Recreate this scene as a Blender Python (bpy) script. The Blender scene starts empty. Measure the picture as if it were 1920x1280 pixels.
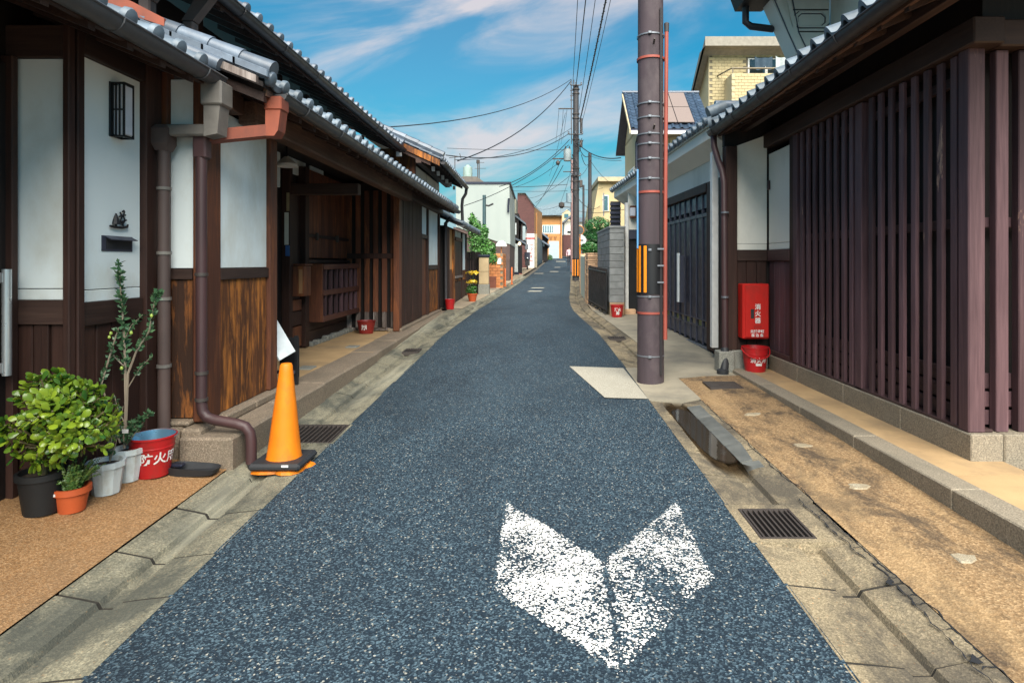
import bpy, math, random
from mathutils import Vector, Matrix

# ------------------------------------------------------------------ camera, sky, sun, exposure
S = bpy.context.scene
H, F, CX, CY = 1.55, 1150.0, 1005.0, 492.0        # eye height, focal length in px, vanishing point
cam_d = bpy.data.cameras.new('camera'); cam = bpy.data.objects.new('camera', cam_d)
S.collection.objects.link(cam); S.camera = cam
cam.location = (0, 0, H); cam.rotation_euler = (math.radians(90), 0, 0)
cam_d.sensor_width = 36.0; cam_d.lens = F / 1920 * 36.0
cam_d.shift_x = -(CX - 960) / 1920; cam_d.shift_y = -(640 - CY) / 1920
cam_d.clip_start = 0.05; cam_d.clip_end = 5000

CLOUD = (7.85, 0.4, 2.95)
SUN_EL, SUN_AZ = 46.0, 173.0                      # azimuth clockwise from +Y (street direction)
W = bpy.data.worlds.new('World'); S.world = W; W.use_nodes = True
nt = W.node_tree; nt.nodes.clear()
def wn(t, **k):
    n = nt.nodes.new(t)
    for a, b in k.items(): setattr(n, a, b)
    return n
def wl(a, b): nt.links.new(a, b)
sky = wn('ShaderNodeTexSky', sky_type='NISHITA', sun_disc=False, sun_elevation=math.radians(SUN_EL),
         sun_rotation=math.radians(SUN_AZ), air_density=1.6, dust_density=0.4, ozone_density=1.6)
hs = wn('ShaderNodeHueSaturation'); hs.inputs['Hue'].default_value = 0.5; hs.inputs['Saturation'].default_value = 1.0
hs.inputs['Value'].default_value = 1.0
wl(sky.outputs[0], hs.inputs['Color'])
tint = wn('ShaderNodeMixRGB', blend_type='MULTIPLY'); tint.inputs[0].default_value = 1.0; tint.inputs[2].default_value = (.030, .50, .68, 1); wl(hs.outputs[0], tint.inputs[1])
tc = wn('ShaderNodeTexCoord'); sep = wn('ShaderNodeSeparateXYZ'); wl(tc.outputs['Generated'], sep.inputs[0])
def wm(op, a, b=None, c=None):
    n = wn('ShaderNodeMath', operation=op)
    for i, v in enumerate((a, b, c)):
        if v is None: continue
        if isinstance(v, (int, float)): n.inputs[i].default_value = v
        else: wl(v, n.inputs[i])
    return n.outputs[0]
mp0 = wn('ShaderNodeMapping'); mp0.inputs['Rotation'].default_value = (0, math.radians(17), 0); wl(tc.outputs['Generated'], mp0.inputs[0])
mp = wn('ShaderNodeMapping'); mp.inputs['Scale'].default_value = (1.25, 1.25, 4.6); mp.inputs['Location'].default_value = CLOUD; wl(mp0.outputs[0], mp.inputs[0])
n1 = wn('ShaderNodeTexNoise'); n1.inputs['Scale'].default_value = 2.0; n1.inputs['Detail'].default_value = 9
n1.inputs['Roughness'].default_value = 0.56; n1.inputs['Distortion'].default_value = 0.55; wl(mp.outputs[0], n1.inputs['Vector'])
r1 = wn('ShaderNodeValToRGB'); r1.color_ramp.elements[0].position = 0.42; r1.color_ramp.elements[1].position = 0.77
r1.color_ramp.interpolation = 'EASE'; wl(n1.outputs[0], r1.inputs[0])
n2 = wn('ShaderNodeTexNoise'); n2.inputs['Scale'].default_value = 1.1; n2.inputs['Detail'].default_value = 4; wl(mp.outputs[0], n2.inputs['Vector'])
r2 = wn('ShaderNodeValToRGB'); r2.color_ramp.elements[0].position = 0.38; r2.color_ramp.elements[1].position = 0.66; wl(n2.outputs[0], r2.inputs[0])
cm = wm('ADD', wm('MULTIPLY', r1.outputs[0], wm('ADD', wm('MULTIPLY', r2.outputs[0], 0.7), 0.35)), wm('MULTIPLY', r2.outputs[0], 0.10))
hz = wn('ShaderNodeMapRange', interpolation_type='SMOOTHSTEP'); wl(sep.outputs[2], hz.inputs[0]); hz.inputs[1].default_value = 0.30; hz.inputs[2].default_value = 0.0; hz.inputs[3].default_value = 0.0; hz.inputs[4].default_value = 0.92
hm = wn('ShaderNodeMixRGB'); wl(hz.outputs[0], hm.inputs[0]); wl(tint.outputs[0], hm.inputs[1]); hm.inputs[2].default_value = (.70, 2.8, 3.45, 1)
mix = wn('ShaderNodeMixRGB'); wl(wm('MINIMUM', cm, 0.85), mix.inputs[0]); wl(hm.outputs[0], mix.inputs[1])
mix.inputs[2].default_value = (4.7, 4.3, 4.4, 1)
bg = wn('ShaderNodeBackground'); bg.inputs[1].default_value = 0.052; wl(mix.outputs[0], bg.inputs[0])
out = wn('ShaderNodeOutputWorld'); wl(bg.outputs[0], out.inputs[0])

sl = bpy.data.lights.new('sun', 'SUN'); sun = bpy.data.objects.new('sun', sl); S.collection.objects.link(sun)
sl.energy = 3.1; sl.angle = math.radians(58); sl.color = (1.0, 0.93, 0.82)
_az, _el = math.radians(SUN_AZ), math.radians(SUN_EL)
_sd = Vector((math.sin(_az) * math.cos(_el), math.cos(_az) * math.cos(_el), math.sin(_el)))
sun.rotation_euler = _sd.to_track_quat('Z', 'Y').to_euler()
S.view_settings.view_transform = 'Standard'; S.view_settings.look = 'None'
S.view_settings.exposure = 1.72; S.view_settings.gamma = 1.0
S.view_settings.use_curve_mapping = False

# ------------------------------------------------------------------ helpers
R = random.Random(7)
def G(d): return 0.024 * (d - 4)
def at(x, y, d): return ((x - CX) / F * d, d, H + (CY - y) / F * d)
def lerp_tab(tab, d):
    if d <= tab[0][0]: return tab[0][1]
    for (a, x), (b, y) in zip(tab, tab[1:]):
        if d <= b:
            t = (d - a) / (b - a); return x + (y - x) * t
    return tab[-1][1]
LT = [(-10, -1.69), (12, -1.74), (16, -1.55), (19.8, -1.29), (28.2, -.78), (44, 0.02), (74, 1.32), (95, 2.2), (130, 3.0)]
RT = [(-10, 1.2), (11, 1.22), (13.5, 1.1), (16.4, .95), (20, 1.07), (25.7, 1.43), (41.5, 2.35), (74, 4.4), (95, 5.6), (130, 7)]
def L(d): return (lerp_tab(LT, d - .7) + lerp_tab(LT, d) + lerp_tab(LT, d + .7)) / 3
def RR(d): return (lerp_tab(RT, d - .7) + lerp_tab(RT, d) + lerp_tab(RT, d + .7)) / 3

class MB:
    def __init__(s): s.v = []; s.f = []
    def add(s, vs, fs):
        o = len(s.v); s.v += [tuple(p) for p in vs]; s.f += [tuple(i + o for i in f) for f in fs]; return s
    def box(s, x0, x1, y0, y1, z0, z1, ch=0.0):
        if ch <= 0:
            return s.add([(x, y, z) for x in (x0, x1) for y in (y0, y1) for z in (z0, z1)],
                         [(0, 1, 3, 2), (4, 6, 7, 5), (0, 4, 5, 1), (2, 3, 7, 6), (0, 2, 6, 4), (1, 5, 7, 3)])
        ch = min(ch, .45 * min(x1 - x0, y1 - y0, z1 - z0))
        c = ((x0 + x1) / 2, (y0 + y1) / 2, (z0 + z1) / 2); h = ((x1 - x0) / 2, (y1 - y0) / 2, (z1 - z0) / 2)
        vs = []; idx = {}
        for a in range(3):
            for sx in (-1, 1):
                for sy in (-1, 1):
                    for sz in (-1, 1):
                        sg = (sx, sy, sz)
                        p = [c[i] + sg[i] * (h[i] - (0 if i == a else ch)) for i in range(3)]
                        idx[(a, sg)] = len(vs); vs.append(p)
        fs = []
        for a in range(3):
            b, c2 = (a + 1) % 3, (a + 2) % 3
            for sa in (-1, 1):
                q = []
                for sb, sc in ((-1, -1), (1, -1), (1, 1), (-1, 1)):
                    sg = [0, 0, 0]; sg[a] = sa; sg[b] = sb; sg[c2] = sc; q.append(idx[(a, tuple(sg))])
                fs.append(q if sa > 0 else q[::-1])
            for sb in (-1, 1):
                for sc in (-1, 1):
                    sg0 = [0, 0, 0]; sg0[b] = sb; sg0[c2] = sc; sg1 = sg0[:]; sg0[a] = -1; sg1[a] = 1
                    q = [idx[(b, tuple(sg0))], idx[(b, tuple(sg1))], idx[(c2, tuple(sg1))], idx[(c2, tuple(sg0))]]
                    fs.append(q if sb * sc > 0 else q[::-1])
        for sx in (-1, 1):
            for sy in (-1, 1):
                for sz in (-1, 1):
                    q = [idx[(0, (sx, sy, sz))], idx[(1, (sx, sy, sz))], idx[(2, (sx, sy, sz))]]
                    fs.append(q if sx * sy * sz > 0 else q[::-1])
        return s.add(vs, fs)
    def tube(s, pts, rad, n=8, cap=True):
        pts = [Vector(p) for p in pts]; k = len(pts); rings = []
        if isinstance(rad, (int, float)): rad = [rad] * k
        up = None
        for i, p in enumerate(pts):
            t = (pts[min(i + 1, k - 1)] - pts[max(i - 1, 0)]).normalized()
            if up is None: up = Vector((0, 0, 1)) if abs(t.z) < .9 else Vector((0, 1, 0))
            a = t.cross(up).normalized(); b = a.cross(t).normalized(); up = b
            rings.append([p + (a * math.cos(2 * math.pi * j / n) + b * math.sin(2 * math.pi * j / n)) * rad[i] for j in range(n)])
        vs = [q for r in rings for q in r]
        fs = [(i * n + j, i * n + (j + 1) % n, (i + 1) * n + (j + 1) % n, (i + 1) * n + j) for i in range(k - 1) for j in range(n)]
        if cap: fs += [tuple(range(n))[::-1], tuple(range((k - 1) * n, k * n))]
        return s.add(vs, fs)
    def lathe(s, prof, n=16, c=(0, 0, 0), cap0=True, cap1=True, a0=0.0):
        k = len(prof)
        vs = [(c[0] + r * math.cos(a0 + 2 * math.pi * j / n), c[1] + r * math.sin(a0 + 2 * math.pi * j / n), c[2] + z) for r, z in prof for j in range(n)]
        fs = [(i * n + j, i * n + (j + 1) % n, (i + 1) * n + (j + 1) % n, (i + 1) * n + j) for i in range(k - 1) for j in range(n)]
        if cap0: fs.append(tuple(range(n))[::-1])
        if cap1: fs.append(tuple(range((k - 1) * n, k * n)))
        return s.add(vs, fs)
    def prism(s, poly, t0, t1, axis='y'):
        n = len(poly)
        def m(p, t):
            if axis == 'y': return (p[0], t, p[1])
            if axis == 'x': return (t, p[0], p[1])
            return (p[0], p[1], t)
        vs = [m(p, t0) for p in poly] + [m(p, t1) for p in poly]
        fs = [tuple(range(n)), tuple(range(2 * n - 1, n - 1, -1))] + [(i, i + n, (i + 1) % n + n, (i + 1) % n) for i in range(n)]
        return s.add(vs, fs)
    def grid(s, rows):
        m = len(rows[0]); vs = [p for r in rows for p in r]
        return s.add(vs, [(i * m + j, i * m + j + 1, (i + 1) * m + j + 1, (i + 1) * m + j) for i in range(len(rows) - 1) for j in range(m - 1)])
    def mesh(s, name, smooth=False, off=(0, 0, 0)):
        me = bpy.data.meshes.new(name)
        me.from_pydata([(x - off[0], y - off[1], z - off[2]) for x, y, z in s.v], [], s.f)
        import bmesh
        bm = bmesh.new(); bm.from_mesh(me); bmesh.ops.recalc_face_normals(bm, faces=bm.faces); bm.to_mesh(me); bm.free()
        if smooth:
            me.shade_smooth()
            try: me.set_sharp_from_angle(angle=math.radians(38))
            except Exception: pass
        return me
    def centre(s):
        xs, ys, zs = zip(*s.v)
        return ((min(xs) + max(xs)) / 2, (min(ys) + max(ys)) / 2, min(zs))

WL = {}                                            # world location of every object (nothing that parents is rotated)
def link(name, data, parent=None, loc=(0, 0, 0), rot=(0, 0, 0), mat=None):
    o = bpy.data.objects.new(name, data); S.collection.objects.link(o)
    WL[o.name] = Vector(loc)
    if parent is not None:
        o.parent = parent; o.location = Vector(loc) - WL[parent.name]
    else: o.location = loc
    o.rotation_euler = rot
    if mat is not None and data is not None:
        if len(data.materials) == 0: data.materials.append(mat)
        elif data.materials[0] is not mat:
            o.material_slots[0].link = 'OBJECT'; o.material_slots[0].material = mat
    return o
def thing(name, label, cat, loc, group=None):
    o = link(name, None, None, loc); o.empty_display_size = .2
    o['label'] = label; o['category'] = cat
    if group: o['group'] = group
    return o
def tag(o, label, cat, group=None):
    o['label'] = label; o['category'] = cat
    if group: o['group'] = group
    return o
def obj(name, mb, mat, parent=None, smooth=False, loc=None):
    """link a mesh builder given in world coordinates, its origin moved to its own base"""
    c = mb.centre() if loc is None else loc
    return link(name, mb.mesh(name, smooth, c), parent, c, mat=mat)
_bc = {}
def B(name, x0, x1, y0, y1, z0, z1, mat, parent, ch=.004):
    """chamfered box part; equal sizes share their mesh"""
    k = (round(x1 - x0, 4), round(y1 - y0, 4), round(z1 - z0, 4), ch, mat.name)
    if k not in _bc:
        m = MB().box(-k[0] / 2, k[0] / 2, -k[1] / 2, k[1] / 2, -k[2] / 2, k[2] / 2, ch).mesh(name); m.materials.append(mat); _bc[k] = m
    return link(name, _bc[k], parent, ((x0 + x1) / 2, (y0 + y1) / 2, (z0 + z1) / 2))
def struct(name, mb, mat, smooth=False):
    o = obj(name, mb, mat, None, smooth); o['kind'] = 'structure'; return o
def text_mesh(body, size, bold=0.0, extr=0.0012):
    cu = bpy.data.curves.new('t', 'FONT'); cu.body = body; cu.size = size; cu.align_x = 'CENTER'; cu.align_y = 'CENTER'
    cu.offset = bold; cu.extrude = extr; cu.resolution_u = 3
    o = bpy.data.objects.new('t', cu); S.collection.objects.link(o)
    dg = bpy.context.evaluated_depsgraph_get()
    me = bpy.data.meshes.new_from_object(o.evaluated_get(dg))
    bpy.data.objects.remove(o); bpy.data.curves.remove(cu)
    return me

# ------------------------------------------------------------------ materials
def mk(name):
    m = bpy.data.materials.new(name); m.use_nodes = True; t = m.node_tree
    b = t.nodes['Principled BSDF']
    def N(ty, **k):
        n = t.nodes.new(ty)
        for a, c in k.items(): setattr(n, a, c)
        return n
    def Lk(a, c): t.links.new(a, c)
    return m, t, b, N, Lk
def c4(c): return (c[0], c[1], c[2], 1)
def noise(N, Lk, vec, sc, st=(1, 1, 1), det=5, ro=.55, dist=0):
    mp = N('ShaderNodeMapping'); mp.inputs['Scale'].default_value = st; Lk(vec, mp.inputs[0])
    n = N('ShaderNodeTexNoise'); n.inputs['Scale'].default_value = sc; n.inputs['Detail'].default_value = det
    n.inputs['Roughness'].default_value = ro; n.inputs['Distortion'].default_value = dist; Lk(mp.outputs[0], n.inputs['Vector'])
    return n.outputs[0]
def ramp(N, Lk, f, a, b, ca=(0, 0, 0), cb=(1, 1, 1)):
    r = N('ShaderNodeValToRGB'); e = r.color_ramp.elements
    e[0].position = a; e[1].position = b; e[0].color = c4(ca); e[1].color = c4(cb); Lk(f, r.inputs[0]); return r.outputs[0]
def mixc(N, Lk, f, a, b, bt='MIX'):
    n = N('ShaderNodeMixRGB', blend_type=bt)
    for i, v in ((0, f), (1, a), (2, b)):
        if isinstance(v, (int, float)): n.inputs[i].default_value = v
        elif isinstance(v, tuple): n.inputs[i].default_value = c4(v)
        else: Lk(v, n.inputs[i])
    return n.outputs[0]
def posn(N, Lk, shift=True):
    g = N('ShaderNodeNewGeometry')
    if not shift: return g.outputs['Position']
    oi = N('ShaderNodeObjectInfo'); m = N('ShaderNodeMath', operation='MULTIPLY'); m.inputs[1].default_value = 37.0
    Lk(oi.outputs['Random'], m.inputs[0])
    a = N('ShaderNodeVectorMath', operation='ADD'); Lk(g.outputs['Position'], a.inputs[0]); Lk(m.outputs[0], a.inputs[1])
    return a.outputs[0]
def vary(N, Lk, col, amt):
    oi = N('ShaderNodeObjectInfo'); r = ramp(N, Lk, oi.outputs['Random'], 0, 1, (1 - amt,) * 3, (1 + amt,) * 3)
    return mixc(N, Lk, 1.0, col, r, 'MULTIPLY')
def bump(N, Lk, b, h, st, dist=.01):
    n = N('ShaderNodeBump'); n.inputs['Strength'].default_value = st; n.inputs['Distance'].default_value = dist
    Lk(h, n.inputs['Height']); Lk(n.outputs[0], b.inputs['Normal'])
def M(name, c, c2=None, rough=.6, sc=6, st=(1, 1, 1), bp=0.0, bsc=60, metal=0, rnd=0.0, ra=.35, rb=.7, spec=.5, dirt=None, dsc=1.5):
    m, t, b, N, Lk = mk(name)
    p = posn(N, Lk); col = mixc(N, Lk, ramp(N, Lk, noise(N, Lk, p, sc, st), ra, rb), c, c2 or tuple(x * .75 for x in c))
    if dirt:
        col = mixc(N, Lk, ramp(N, Lk, noise(N, Lk, p, dsc, (1, 1, .6), 8, .65), .5, .75), col, dirt)
    if rnd: col = vary(N, Lk, col, rnd)
    Lk(col, b.inputs['Base Color'])
    b.inputs['Roughness'].default_value = rough; b.inputs['Metallic'].default_value = metal
    b.inputs['Specular IOR Level'].default_value = spec
    if bp: bump(N, Lk, b, noise(N, Lk, p, bsc, (1, 1, 1), 4), bp, .004)
    return m
def wood(name, dark, light, ax='z', wear=None, wa=.52, wb=.72, rough=.62, gr=1.0, rnd=.18, ws=7):
    m, t, b, N, Lk = mk(name); p = posn(N, Lk)
    k = {'z': (1, 1, .045), 'y': (1, .045, 1), 'x': (.045, 1, 1)}[ax]
    k2 = {'z': (1, 1, .16), 'y': (1, .16, 1), 'x': (.16, 1, 1)}[ax]
    g = noise(N, Lk, p, 55 * gr, k, 6, .6, .3)
    col = mixc(N, Lk, ramp(N, Lk, g, .32, .72), dark, light)
    col = mixc(N, Lk, ramp(N, Lk, noise(N, Lk, p, 3.2, k2, 5), .3, .75), col, tuple(x * .62 for x in dark))
    if wear:
        w = ramp(N, Lk, noise(N, Lk, p, ws, k2, 8, .68, .4), wa, wb)
        col = mixc(N, Lk, w, col, mixc(N, Lk, ramp(N, Lk, g, .3, .7), tuple(x * .62 for x in wear), wear))
    col = vary(N, Lk, col, rnd)
    Lk(col, b.inputs['Base Color']); b.inputs['Roughness'].default_value = rough; b.inputs['Specular IOR Level'].default_value = .35
    bump(N, Lk, b, g, .45, .003)
    return m
def plain(name, c, rough=.45, metal=0, spec=.5, emit=0):
    m, t, b, N, Lk = mk(name); p = posn(N, Lk)
    n = noise(N, Lk, p, 9, (1, 1, 1), 5)
    Lk(mixc(N, Lk, ramp(N, Lk, n, .35, .75), c, tuple(x * .8 for x in c)), b.inputs['Base Color'])
    rr = ramp(N, Lk, n, .3, .7, (max(rough - .08, .02),) * 3, (min(rough + .1, 1),) * 3); Lk(rr, b.inputs['Roughness'])
    b.inputs['Metallic'].default_value = metal; b.inputs['Specular IOR Level'].default_value = spec
    if emit:
        b.inputs['Emission Color'].default_value = c4(c); b.inputs['Emission Strength'].default_value = emit
    return m
def glass(name, c=(.02, .03, .035), rough=.06):
    m, t, b, N, Lk = mk(name); b.inputs['Base Color'].default_value = c4(c); b.inputs['Roughness'].default_value = rough
    b.inputs['Specular IOR Level'].default_value = .8; return m
def aggregate(name, base, stones, sc, rough=.85, amt=.5, patch=None, psc=1.2, pa=.45, pb=.7, bp=.5, specks=None, pro=.62, pamt=.75, thr=.93, light=None):
    """asphalt or washed concrete: small stones of their own tone, broad patches"""
    m, t, b, N, Lk = mk(name); p = posn(N, Lk, False)
    vo = N('ShaderNodeTexVoronoi'); vo.inputs['Scale'].default_value = sc; Lk(p, vo.inputs['Vector'])
    sp = N('ShaderNodeSeparateColor'); Lk(vo.outputs['Color'], sp.inputs[0])
    f = ramp(N, Lk, sp.outputs[0], 1 - amt, 1.0)
    col = mixc(N, Lk, f, base, stones)
    if specks:
        col = mixc(N, Lk, ramp(N, Lk, sp.outputs[1], thr, thr + .03), col, specks)
    col = mixc(N, Lk, ramp(N, Lk, noise(N, Lk, p, sc * .55, (1, 1, 1), 4), .35, .65), col, mixc(N, Lk, .45, col, (0, 0, 0)))
    if patch:
        col = mixc(N, Lk, ramp(N, Lk, noise(N, Lk, p, psc, (1, .55, 1), 9, pro, .5), pa, pb), col, mixc(N, Lk, pamt, col, patch))
    if light: col = mixc(N, Lk, ramp(N, Lk, noise(N, Lk, p, .8, (2.2, .22, 1), 5, .6, .3), .52, .68), col, mixc(N, Lk, .6, col, light))
    Lk(col, b.inputs['Base Color']); b.inputs['Roughness'].default_value = rough; b.inputs['Specular IOR Level'].default_value = .35
    bump(N, Lk, b, vo.outputs['Distance'], bp, .004)
    return m
def leafm(name, a, c, rough=.38):
    m, t, b, N, Lk = mk(name); g = N('ShaderNodeNewGeometry'); oi = N('ShaderNodeObjectInfo')
    f = mixc(N, Lk, .5, g.outputs['Random Per Island'], oi.outputs['Random'])
    f2 = ramp(N, Lk, f, .2, .8)
    Lk(mixc(N, Lk, f2, a, c), b.inputs['Base Color']); b.inputs['Roughness'].default_value = rough
    b.inputs['Specular IOR Level'].default_value = .4
    return m

asphalt = aggregate('asphalt', (.012, .027, .044), (.105, .170, .215), 125, .78, .46, (.007, .012, .019), .75, .47, .74, .7, (.42, .42, .37), .70, .7, .96)
brown_agg = aggregate('washed_aggregate_brown', (.35, .185, .075), (.54, .33, .165), 150, .88, .6, (.18, .12, .07), 1.1, .5, .75, .5)
walk_agg = aggregate('washed_aggregate_walk', (.30, .188, .092), (.47, .32, .172), 100, .88, .6, (.050, .038, .028), 2.6, .47, .60, .6, None, .78, .82, .93, (.50, .34, .17))
gutter_con = aggregate('gutter_concrete', (.30, .245, .155), (.46, .37, .24), 150, .85, .5, (.05, .046, .04), 2.0, .42, .58, .35, (.5, .3, .15), .72, .8, .985)
gutter_con_l = aggregate('gutter_concrete_mossy', (.25, .235, .17), (.40, .36, .25), 150, .85, .5, (.05, .056, .05), 2.2, .42, .58, .35, (.5, .33, .18), .72, .8, .985, (.52, .50, .38))
sand_con = M('sand_concrete', (.52, .35, .18), (.40, .265, .135), .9, 1.8, (1, 1, 1), .4, 80, 0, 0, .35, .7, .3, (.25, .18, .11), 1.3)
drive_con = M('driveway_concrete', (.36, .32, .24), (.22, .20, .155), .85, 1.3, (1, 1, 1), .4, 60, 0, 0, .35, .7, .3, (.13, .125, .11), 1.0)
pave_con = M('paving_concrete', (.44, .35, .24), (.30, .25, .18), .88, .9, (1, 1, 1), .3, 60, 0, 0, .35, .7, .3, (.2, .17, .13), .7)
slab_con = aggregate('pale_slab_concrete', (.46, .43, .35), (.58, .55, .46), 170, .85, .5, (.33, .31, .25), 2.2, .45, .72, .3)
patch_m = aggregate('mortar_lump', (.42, .37, .27), (.52, .46, .34), 190, .88, .5, (.28, .22, .14), 9, .4, .6, .5)
granite = aggregate('granite', (.30, .255, .19), (.42, .36, .27), 190, .8, .6, (.16, .145, .11), 2.2, .5, .75, .4)
granite_l = aggregate('granite_weathered', (.26, .205, .15), (.42, .33, .24), 170, .82, .6, (.14, .115, .085), 2.5, .48, .72, .45)
granite_g = aggregate('granite_grey', (.27, .27, .235), (.36, .355, .31), 190, .8, .6, (.17, .17, .15), 2.0, .5, .75, .35)
earth = M('earth', (.16, .14, .11), (.10, .09, .07), .95, 1.2)
plaster = M('plaster', (.79, .86, .86), (.71, .79, .80), .82, 1.1, (1, 1, .5), .12, 40, 0, 0, .35, .75, .25, (.56, .56, .49), 1.1)
plaster_w = M('plaster_warm', (.80, .79, .72), (.73, .72, .65), .82, 1.0, (1, 1, .4), .1, 40, 0, 0, .35, .75, .25, (.58, .57, .50), .9)
plaster_or = M('orange_lit_plaster', (.72, .34, .12), (.60, .27, .09), .85, 2)  # warm orange light painted into the base colour of the plaster
wz = wood('dark_wood', (0.034, 0.015, 0.011), (0.073, 0.033, 0.024), 'z')
wy = wood('dark_wood_beam', (0.038, 0.020, 0.016), (0.084, 0.049, 0.038), 'y')
wx = wood('dark_wood_cross', (0.039, 0.021, 0.017), (0.084, 0.048, 0.036), 'x')
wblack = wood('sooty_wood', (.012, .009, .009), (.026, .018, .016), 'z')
wmar = wood('maroon_lattice_wood', (0.086, 0.045, 0.053), (0.166, 0.094, 0.104), 'z', (.44, .27, .20), .655, .69, rnd=.32)
wmar_y = wood('maroon_rail_wood', (0.063, 0.033, 0.033), (0.115, 0.067, 0.061), 'y', (.38, .23, .17), .70, .76)
wora = wood('weathered_cedar', (.045, .021, .013), (.11, .044, .020), 'z', (.55, .19, .04), .50, .68, gr=1.5, ws=11, rough=.75)
wora2 = wood('bright_cedar', (.075, .028, .012), (.19, .066, .020), 'z', (.70, .25, .045), .47, .66, gr=1.5, ws=11, rough=.75)
wred = wood('red_brown_wood', (0.111, 0.039, 0.023), (0.221, 0.081, 0.039), 'z', (.36, .12, .04), .5, .72)
wred_y = wood('red_brown_rail', (0.105, 0.042, 0.031), (0.196, 0.084, 0.056), 'y', (.25, .11, .06), .55, .75)
wbeam = wood('weathered_beam', (0.088, 0.043, 0.029), (0.227, 0.126, 0.081), 'y', (.30, .19, .12), .55, .8)
wgrey = wood('bleached_wood', (.10, .075, .065), (.22, .18, .16), 'z', (.45, .40, .37), .45, .7)
tile = M('roof_tile_grey', (.135, .18, .225), (.08, .105, .13), .5, 9, (1, 1, 1), .15, 60, 0, .22, .35, .7, .55)
tile_d = M('roof_tile_dark', (.13, .165, .21), (.08, .10, .13), .4, 9, (1, 1, 1), .15, 60, 0, .3, .35, .7, .5)
tile_b = M('roof_tile_blue', (.050, .080, .125), (.034, .054, .085), .3, 9, (1, 1, 1), .1, 60, 0, .2, .35, .7, .5)
gut_m = plain('gutter_metal', (.085, .088, .095), .42, .2)
gut_d = plain('gutter_dark', (.040, .037, .040), .42, .2)
pipe_br = M('pipe_faded_brown', (.105, .070, .062), (.065, .046, .042), .6, 4, (1, 1, .4), .15, 80)
pipe_mar = M('pipe_maroon', (.070, .033, .034), (.044, .023, .025), .5, 4, (1, 1, .4), .12, 80)
pipe_red = M('pipe_rust_red', (.29, .066, .030), (.15, .040, .022), .6, 5, (1, 1, .6), .2, 80)
pipe_gr = M('pipe_weathered_grey', (.20, .185, .165), (.12, .11, .10), .6, 6, (1, 1, 1), .2, 80)
steel = plain('galvanised_steel', (.20, .22, .25), .55, .5)
brushed = plain('brushed_aluminium', (.62, .66, .68), .32, .7)
black_m = plain('black_metal', (.018, .019, .022), .42, .3)
gate_m = plain('charcoal_gate_paint', (.026, .030, .052), .4, .3)
gate_f = plain('charcoal_gate_frame', (.062, .068, .10), .42, .3)
red_p = M('red_paint', (.58, .018, .012), (.48, .016, .012), .4, 4, (1, 1, .6), .04, 40, 0, 0, .35, .7, .5, (.36, .03, .02), 5)
red_b = M('red_plastic', (.50, .010, .014), (.40, .012, .014), .42, 6, (1, 1, .6), .04, 40, 0, 0, .35, .7, .5, (.27, .03, .025), 9)
red_d = plain('dark_red_plastic', (.26, .02, .016), .5)
white_p = plain('white_paint', (.80, .80, .78), .5)
white_pot = M('white_pot_plastic', (.62, .69, .71), (.54, .61, .62), .5, 6, (1, 1, .5), .03, 40, 0, 0, .35, .7, .4, (.42, .43, .38), 11)
terra = plain('terracotta', (.52, .095, .025), .6)
zinc = plain('zinc_bucket_inside', (.22, .42, .58), .3, .6)
orange = M('cone_orange', (.84, .23, .006), (.66, .155, .005), .55, 4, (1, 1, .5), .08, 60, 0, 0, .35, .7, .4, (.42, .14, .02), 7)
rubber = plain('black_rubber', (.022, .024, .028), .6)
black_pl = plain('black_plastic_pot', (.009, .010, .011), .6)
silt = M('dark_silt', (.030, .026, .020), (.018, .016, .013), .95, 30)
soil = M('soil', (.06, .042, .028), (.03, .02, .015), .95, 40, (1, 1, 1), .8, 60)
pole_m = M('pole_concrete_brown', (.082, .060, .070), (.046, .036, .042), .75, 5, (1, 1, .10), .5, 120, 0, 0, .3, .7, .3, (.11, .09, .095), 3)
pole_d = plain('dark_pole', (.045, .042, .045), .6)
rod_m = M('rusty_red_guard', (.34, .075, .05), (.22, .05, .04), .6, 6, (1, 1, .3), .2, 80)
yel_m = plain('safety_orange', (.88, .27, .006), .55)
wire_m = plain('cable_black', (.015, .016, .02), .55)
jade_m = leafm('jade_leaf', (.018, .085, .014), (.24, .33, .022), .26)
olive_m = leafm('olive_leaf', (.045, .115, .055), (.12, .22, .10))
fern_m = leafm('fern_leaf', (.07, .16, .035), (.20, .24, .06))
tree_m = leafm('tree_leaf', (.028, .10, .022), (.085, .22, .045))
pine_m = leafm('pine_leaf', (.016, .075, .022), (.05, .17, .04))
yel_l = leafm('yellow_flower', (.55, .36, .02), (.78, .55, .04))
bark = wood('bark', (.14, .10, .075), (.26, .20, .15), 'z')
olive_bark = wood('olive_bark', (.26, .21, .155), (.42, .35, .27), 'z')
yel_wall = M('yellow_siding', (.54, .45, .28), (.47, .39, .24), .8, 1.5)
cream = M('cream_stucco', (.53, .43, .24), (.46, .37, .20), .85, 1.4)
brick_y = M('yellow_brick', (.50, .41, .23), (.40, .33, .18), .75, 12, (1, 1, 1), .2, 60, 0, .12)
mortar = M('mortar', (.22, .19, .13), None, .9)
brown_br = M('brown_brick', (.115, .045, .040), (.075, .032, .030), .8, 6, (1, 1, 3), .3, 20, 0, .1)
brown_st = M('brown_stucco', (.095, .062, .055), (.07, .047, .042), .85, 3)
stained_w = M('stained_white_stucco', (.37, .41, .385), (.29, .335, .32), .85, .8, (1, 1, .25), .1, 30, 0, 0, .3, .7, .3, (.33, .37, .35), .5)
ora_tile = M('orange_tile', (.56, .22, .075), (.42, .15, .05), .7, 6, (1, 1, 1), .2, 60, 0, .14)
sto_or = M('stacked_stone', (.56, .36, .215), (.38, .24, .15), .85, 7, (1, 1, 2), .4, 50, 0, .25)
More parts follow.
